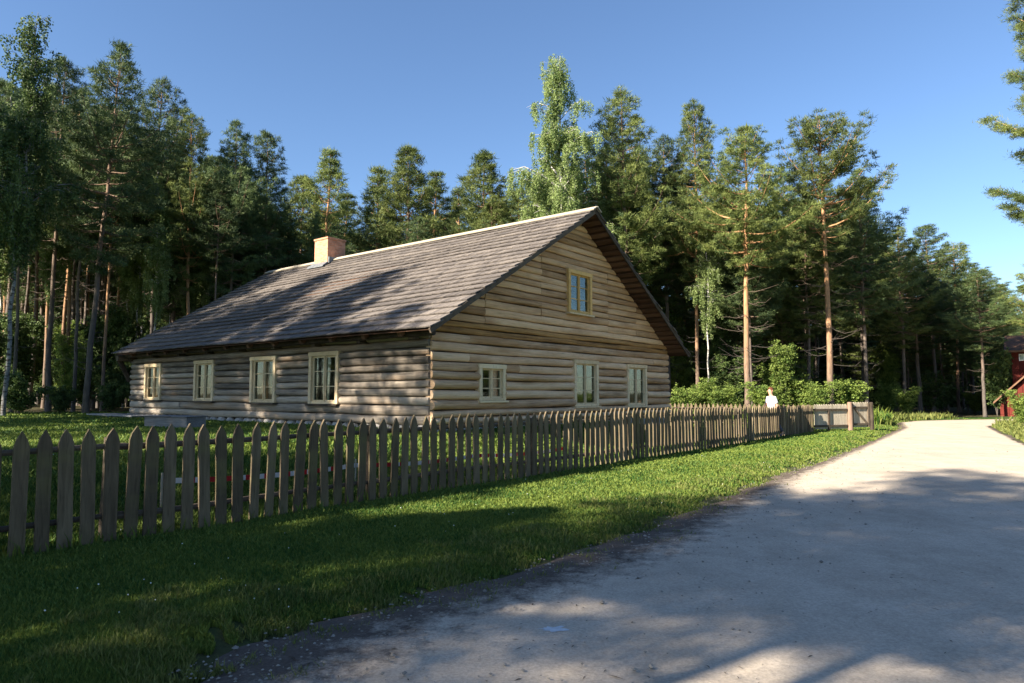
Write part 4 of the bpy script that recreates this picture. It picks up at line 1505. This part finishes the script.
# faces -y of its own frame; mid stride
bv = [(0, 0, .95), (0, 0, 1.12), (0, -.01, 1.30), (0, -.01, 1.42), (0, -.015, 1.50), (0, -.03, 1.58), (0, -.035, 1.66), (0, -.02, 1.73),
      (.17, 0, 1.40), (.21, .10, 1.13), (.20, .02, .90), (.19, 0, .83),
      (-.17, 0, 1.40), (-.21, -.10, 1.14), (-.20, -.28, .97), (-.19, -.34, .93),
      (.09, 0, .90), (.10, .12, .50), (.10, .36, .14), (.10, .27, .04),
      (-.09, 0, .90), (-.10, -.22, .50), (-.10, -.30, .10), (-.10, -.44, .05)]
be = [(0, 1), (1, 2), (2, 3), (3, 4), (4, 5), (5, 6), (6, 7), (3, 8), (8, 9), (9, 10), (10, 11), (3, 12), (12, 13), (13, 14), (14, 15),
      (0, 16), (16, 17), (17, 18), (18, 19), (0, 20), (20, 21), (21, 22), (22, 23)]
br = [(.15, .11), (.14, .10), (.16, .11), (.13, .09), .055, (.068, .085), (.075, .095), (.06, .075), .06, .045, .033, .028, .06, .045, .033, .028,
      .10, .062, .042, .035, .10, .062, .042, .035]
body = skinned('body', bv, be, br, M['skin'], pr)
sv = [(0, 0, .93), (0, 0, 1.12), (0, -.01, 1.30), (0, -.01, 1.425), (.18, 0, 1.405), (.215, .08, 1.18), (-.18, 0, 1.405), (-.215, -.08, 1.18)]
skinned('shirt', sv, [(0, 1), (1, 2), (2, 3), (3, 4), (4, 5), (3, 6), (6, 7)], [(.185, .145), (.175, .135), (.185, .14), (.13, .10), .085, .075, .085, .075], M['shirt'], pr)
tv = [(0, 0, .98), (.09, 0, .88), (.10, .12, .50), (.10, .34, .17), (-.09, 0, .88), (-.10, -.22, .50), (-.10, -.30, .13)]
skinned('trousers', tv, [(0, 1), (1, 2), (2, 3), (0, 4), (4, 5), (5, 6)], [(.16, .125), .125, .085, .07, .125, .085, .07], M['trouser'], pr)
mb = MB()
for i in range(9):
    for j in range(14):
        pass
V = []; F = []
nI, nJ = 7, 14
for i in range(nI + 1):
    th = math.pi * .62 * i / nI
    for j in range(nJ):
        ph = 2 * math.pi * j / nJ
        front = max(0, -math.sin(ph))
        k = 1 - .15 * front * (i / nI)
        zc = max(math.cos(th), -.35 + .85 * front)
        V.append((.088 * math.sin(th) * math.cos(ph) * k, -.015 + .112 * math.sin(th) * math.sin(ph) * k, 1.69 + .115 * zc))
for i in range(nI):
    for j in range(nJ):
        F.append((i * nJ + j, (i + 1) * nJ + j, (i + 1) * nJ + (j + 1) % nJ, i * nJ + (j + 1) % nJ))
mb.add(V, F); hr = mb.build('hair', M['hair'], pr, smooth=True)
mb = MB(); mb.tube([(0, -.125, 1.68), (0, -.155, 1.645), (0, -.12, 1.635)], [.008, .016, .010], 6); mb.build('nose', M['skin'], pr)
for sg in (1, -1):
    mb = MB(); mb.tube([(sg * .082, -.015, 1.70), (sg * .092, -.005, 1.67), (sg * .082, -.012, 1.635)], [.008, .012, .008], 6); mb.build('ear', M['skin'], pr)
    mb = MB(); mb.tube([(sg * .10, .30 if sg > 0 else -.24, .07 if sg > 0 else .055), (sg * .10, .30 - .1 if sg > 0 else -.36, .045), (sg * .10, .12 if sg > 0 else -.50, .035)], [.045, .048, .035], 8); mb.build('shoe', M['trouser'], pr)
    # hand with four fingers and thumb
    w0 = np.array([.19, 0, .83]) if sg > 0 else np.array([-.19, -.34, .93])
    dv = np.array([0, -.05, -1.]) if sg > 0 else np.array([0, -.75, -.65]); dv /= np.linalg.norm(dv)
    mb = MB(); fw_ = np.cross(dv, [1, 0, 0])
    mb.tube([w0, w0 + dv * .04, w0 + dv * .085], [.024, .034, .030], 7)
    for q in range(4):
        b0 = w0 + dv * .08 + fw_ * (q - 1.5) * .017
        mb.tube([b0, b0 + dv * .035 * (1 + .1 * (q % 2)), b0 + dv * .06 + np.array([-sg * .015, 0, 0])], [.009, .008, .006], 5)
    mb.tube([w0 + dv * .03 + fw_ * .028, w0 + dv * .055 + fw_ * .048, w0 + dv * .085 + fw_ * .05], [.011, .009, .007], 5)
    mb.build('hand', M['skin'], pr)

# ------------------------------------------------------------------ grass
def grass_field(name, n, ymax, seed, mat, hlo, hhi, cond, label, wk=1.0, ymin=3.2, p=1.9):
    r = np.random.default_rng(seed)
    m_ = n * 5
    # depth drawn so that the screen density stays even
    u = r.random(m_)
    Y = 1.0 / (1.0 / ymin ** (p - 1) + u * (1.0 / ymax ** (p - 1) - 1.0 / ymin ** (p - 1))) ** (1 / (p - 1))
    X = r.uniform(-.80, .80, m_) * Y
    ok = cond(X, Y)
    X = X[ok][:n]; Y = Y[ok][:n]; n = len(X)
    Z = zg(X, Y)
    h = r.uniform(hlo, hhi, n) * (.75 + .5 * r.random(n) ** 3)
    w = np.clip(.0042 * Y / 5, .0032, .05) * r.uniform(.8, 1.5, n) * wk
    a = r.uniform(0, 6.28, n); ln = r.uniform(.1, .75, n) * h; la = r.uniform(0, 6.28, n)
    sx, sy = np.cos(a) * w, np.sin(a) * w
    tx, ty = np.cos(la) * ln, np.sin(la) * ln
    V = np.stack([np.stack([X - sx, Y - sy, Z - .01], 1), np.stack([X + sx, Y + sy, Z - .01], 1),
                  np.stack([X + tx * .4 + sx * .8, Y + ty * .4 + sy * .8, Z + h * .6], 1), np.stack([X + tx * .4 - sx * .8, Y + ty * .4 - sy * .8, Z + h * .6], 1),
                  np.stack([X + tx, Y + ty, Z + h], 1)], 1).reshape(-1, 3)
    i = np.arange(n) * 5
    F = np.concatenate([np.stack([i, i + 1, i + 2], 1), np.stack([i, i + 2, i + 3], 1), np.stack([i + 3, i + 2, i + 4], 1)])
    o = mesh_np(name, V, F, M[mat], rnd=np.repeat(r.random(n), 5))
    tag(o, label, 'grass', kind='stuff')
    return o


def qf(X, Y): return (X - FA[0]) * Lv[0] + (Y - FA[1]) * Lv[1]


def edge_off(X, Y): return (xl(Y) - X) * .8


def house_mask(X, Y):
    s = (X - CH[0]) * Rv[0] + (Y - CH[1]) * Rv[1]; t = (X - CH[0]) * Lv[0] + (Y - CH[1]) * Lv[1]
    return ~((s > -.15) & (s < W) & (t > -.1) & (t < LEN))


jit = lambda X, Y: .22 * np.sin(X * 3.1 + Y * 2.3) * np.sin(X * 1.7 - Y) + .14 * np.sin(X * 13 - Y * 9) + .12 * np.sin(Y * 3.1) + .1 * np.sin(X * 31 + Y * 23)
verge = lambda X, Y: (edge_off(X, Y) > .05 + jit(X, Y) * .6) & (qf(X, Y) < 0.3) & (Y < 42)
lawn = lambda X, Y: (qf(X, Y) >= 0.3) & (Y < forest_line(X) + 1.5) & house_mask(X, Y)
grass_field('verge_grass', 430000, 42, 1, 'grass', .022, .06, verge, 'short green mown grass on the verge between road and picket fence')
grass_field('lawn_grass', 170000, 36, 2, 'grass', .05, .10, lawn, 'green lawn inside the picket fence in front of the house', 1.3, 5)
# rough dry fringe by the road, taller tufts at the fence foot and the right-hand side of the road
grass_field('fringe_grass', 75000, 40, 3, 'drygrass', .03, .09, lambda X, Y: (edge_off(X, Y) > -.30 + jit(X, Y) * 1.6) & (edge_off(X, Y) < .85 + .35 * np.sin(Y * 2 + X) + .3 * np.sin(X * 9) * np.sin(Y * 5)) & (np.sin(X * 7 + Y * 4) + np.sin(Y * 11) > -.4), 'yellowing rough grass fringe along the soil edge of the road')
grass_field('fence_grass', 16000, 34, 4, 'grass', .09, .22, lambda X, Y: (np.abs(qf(X, Y) - .02) < .10), 'longer grass tufts growing along the foot of the picket fence', 1.1)


def grass_patch(name, n, xs, ysr, seed, mat, hlo, hhi, label, wk):
    r = np.random.default_rng(seed)
    def cond(X, Y): return (X > xs[0]) & (X < xs[1]) & (Y > ysr[0]) & (Y < ysr[1]) & ((edge_off(X, Y) > .3) | ((X - xr(Y)) > .3)) & (np.sin(X * 2.1) * np.sin(Y * 1.7 + X) > -.6)
    return grass_field(name, n, ysr[1], seed, mat, hlo, hhi, cond, label, wk, max(3.2, ysr[0]))


grass_patch('tall_grass', 14000, (17.5, 27), (33, 46), 6, 'drygrass', .15, .45, 'tall sunlit weedy grass beyond the garden gate', 1.0)
grass_patch('tall_grass', 9000, (8, 20), (33, 38), 7, 'grass', .3, .8, 'tall green weeds along the edge of the wood behind the fence', 1.2)
grass_field('bank_grass', 26000, 36, 8, 'drygrass', .06, .22, lambda X, Y: (X - xr(Y)) > .1, 'yellow green grass on the bank right of the road', 1.3, 18)
# clover heads, pebbles and litter
r = np.random.default_rng(9)
V = []; F = []; k0 = 0
cl = MB(); n = 0
while n < 80:
    Y = 3.8 + 14 * r.random() ** 1.6; X = r.uniform(-.75, .6) * Y
    if np.sin(X * 1.9) * np.sin(Y * 1.3) < -.1: continue
    if not verge(X, Y) and not (lawn(X, Y) and r.random() < .6): continue
    z = zg1(X, Y) + r.uniform(.05, .09); s_ = r.uniform(.004, .008)
    cl.add([(X - s_, Y, z), (X, Y - s_, z), (X + s_, Y, z), (X, Y + s_, z), (X, Y, z + s_), (X, Y, z - s_)], [(0, 1, 4), (1, 2, 4), (2, 3, 4), (3, 0, 4), (1, 0, 5), (2, 1, 5), (3, 2, 5), (0, 3, 5)])
    n += 1
tag(cl.build('clover_flowers', M['petal']), 'tiny white clover heads scattered in the grass', 'flowers', kind='stuff')
pb = MB(); n = 0
while n < 2200:
    Y = 3.5 + 16 * r.random() ** 1.8; d = abs(r.normal(0, .6)) if r.random() < .5 else r.uniform(0, 6)
    X = float(xl(Y)) + d - .1
    if X > xr(Y): continue
    s_ = r.uniform(.004, .014) * (1 if r.random() < .95 else 1.8); z = .006 if d < .8 else .03
    ang = r.uniform(0, 3); c_, q_ = math.cos(ang), math.sin(ang)
    P = [(1, 0, .2), (.3, .9, .1), (-.8, .6, .15), (-.9, -.5, .1), (.4, -.9, .2), (.1, .1, .75), (0, 0, -.5)]
    P = [((c_ * a - q_ * b) * s_ * r.uniform(.8, 1.2) + X, (q_ * a + c_ * b) * s_ + Y, z + e * s_) for a, b, e in P]
    pb.add(P, [(0, 1, 5), (1, 2, 5), (2, 3, 5), (3, 4, 5), (4, 0, 5), (1, 0, 6), (2, 1, 6), (3, 2, 6), (4, 3, 6), (0, 4, 6)])
    n += 1
tag(pb.build('pebbles', M['pebble']), 'small loose pebbles along the soil edge and on the road', 'gravel', kind='stuff')
lt = MB(); n = 0
while n < 260:
    Y = 3.6 + 12 * r.random() ** 1.6; X = float(xl(Y)) + abs(r.normal(0, 1.2)) if r.random() < .6 else r.uniform(-1, .75 * Y)
    if not float(xl(Y)) < X < float(xr(Y)): continue
    uu = (X - float(xl(Y))) / float(xr(Y) - xl(Y))
    z = 0.035 * math.sin(uu * math.pi) - 0.018 * math.exp(-((uu - 0.3) / 0.06) ** 2) + .004
    a = r.uniform(0, 6.28); L2 = r.uniform(.008, .03) * (2.2 if r.random() < .1 else 1); wd_ = r.uniform(.002, .008)
    c_, q_ = math.cos(a) * L2, math.sin(a) * L2; sx, sy = -math.sin(a) * wd_, math.cos(a) * wd_
    lt.add([(X - c_, Y - q_, z), (X + sx, Y + sy, z + .004), (X + c_, Y + q_, z + .001), (X - sx, Y - sy, z + .002)], [(0, 1, 2, 3)])
    n += 1
tag(lt.build('leaf_litter', M['rail']), 'dark twigs and bark scraps strewn on the road', 'litter', kind='stuff')
# pale splash on the road
mb = MB(); gx_, gy_ = 0.28, 4.72
n = 22; V = [(0, 0, .0)]
for j in range(n):
    a = 2 * math.pi * j / n; rr = random.uniform(.35, 1)
    V.append((.14 * rr * math.cos(a), .075 * rr * math.sin(a), 0))
mb.add(V, [(0, 1 + j, 1 + (j + 1) % n) for j in range(n)], .5)
o = mb.build('chalky_stain', simple('pale_stain', (0.52, 0.54, 0.56), amt=.15, nscale=20)); o.location = (gx_, gy_, 0.0)
# drape it just above the road surface
uu = (gx_ - float(xl(gy_))) / float(xr(gy_) - xl(gy_))
o.location.z = 0.035 * math.sin(uu * math.pi) - 0.018 * math.exp(-((uu - 0.3) / 0.06) ** 2) + .002
tag(o, 'small pale chalky stain on the shaded gravel road', 'stain')
for p in PROTO.values():
    pass
byl = {}
for o in COL.objects:
    if o.parent is None and o.get('label') and o.get('group') and not ('viewpoint' in o['label'] or 'outside' in o['label']):
        byl.setdefault(o['label'], []).append(o)
for lb, ol in byl.items():
    if 1 < len(ol) < 5:
        ol.sort(key=lambda q: q.location.x / q.location.y)
        for q, wd_ in zip(ol, {2: ['left one', 'right one'], 3: ['left one', 'middle one', 'right one'], 4: ['leftmost', 'second from left', 'second from right', 'rightmost']}[len(ol)]):
            q['label'] = (lb if len((lb + ' ' + wd_).split()) <= 16 else lb.replace(' trunk', '')) + ', ' + wd_
            if len(q['label'].split()) > 16: q['label'] = lb.replace(', grey trunk', '').replace(', reddish trunk', '') + ', ' + wd_
for o in COL.objects:
    if 'H' in o: del o['H']
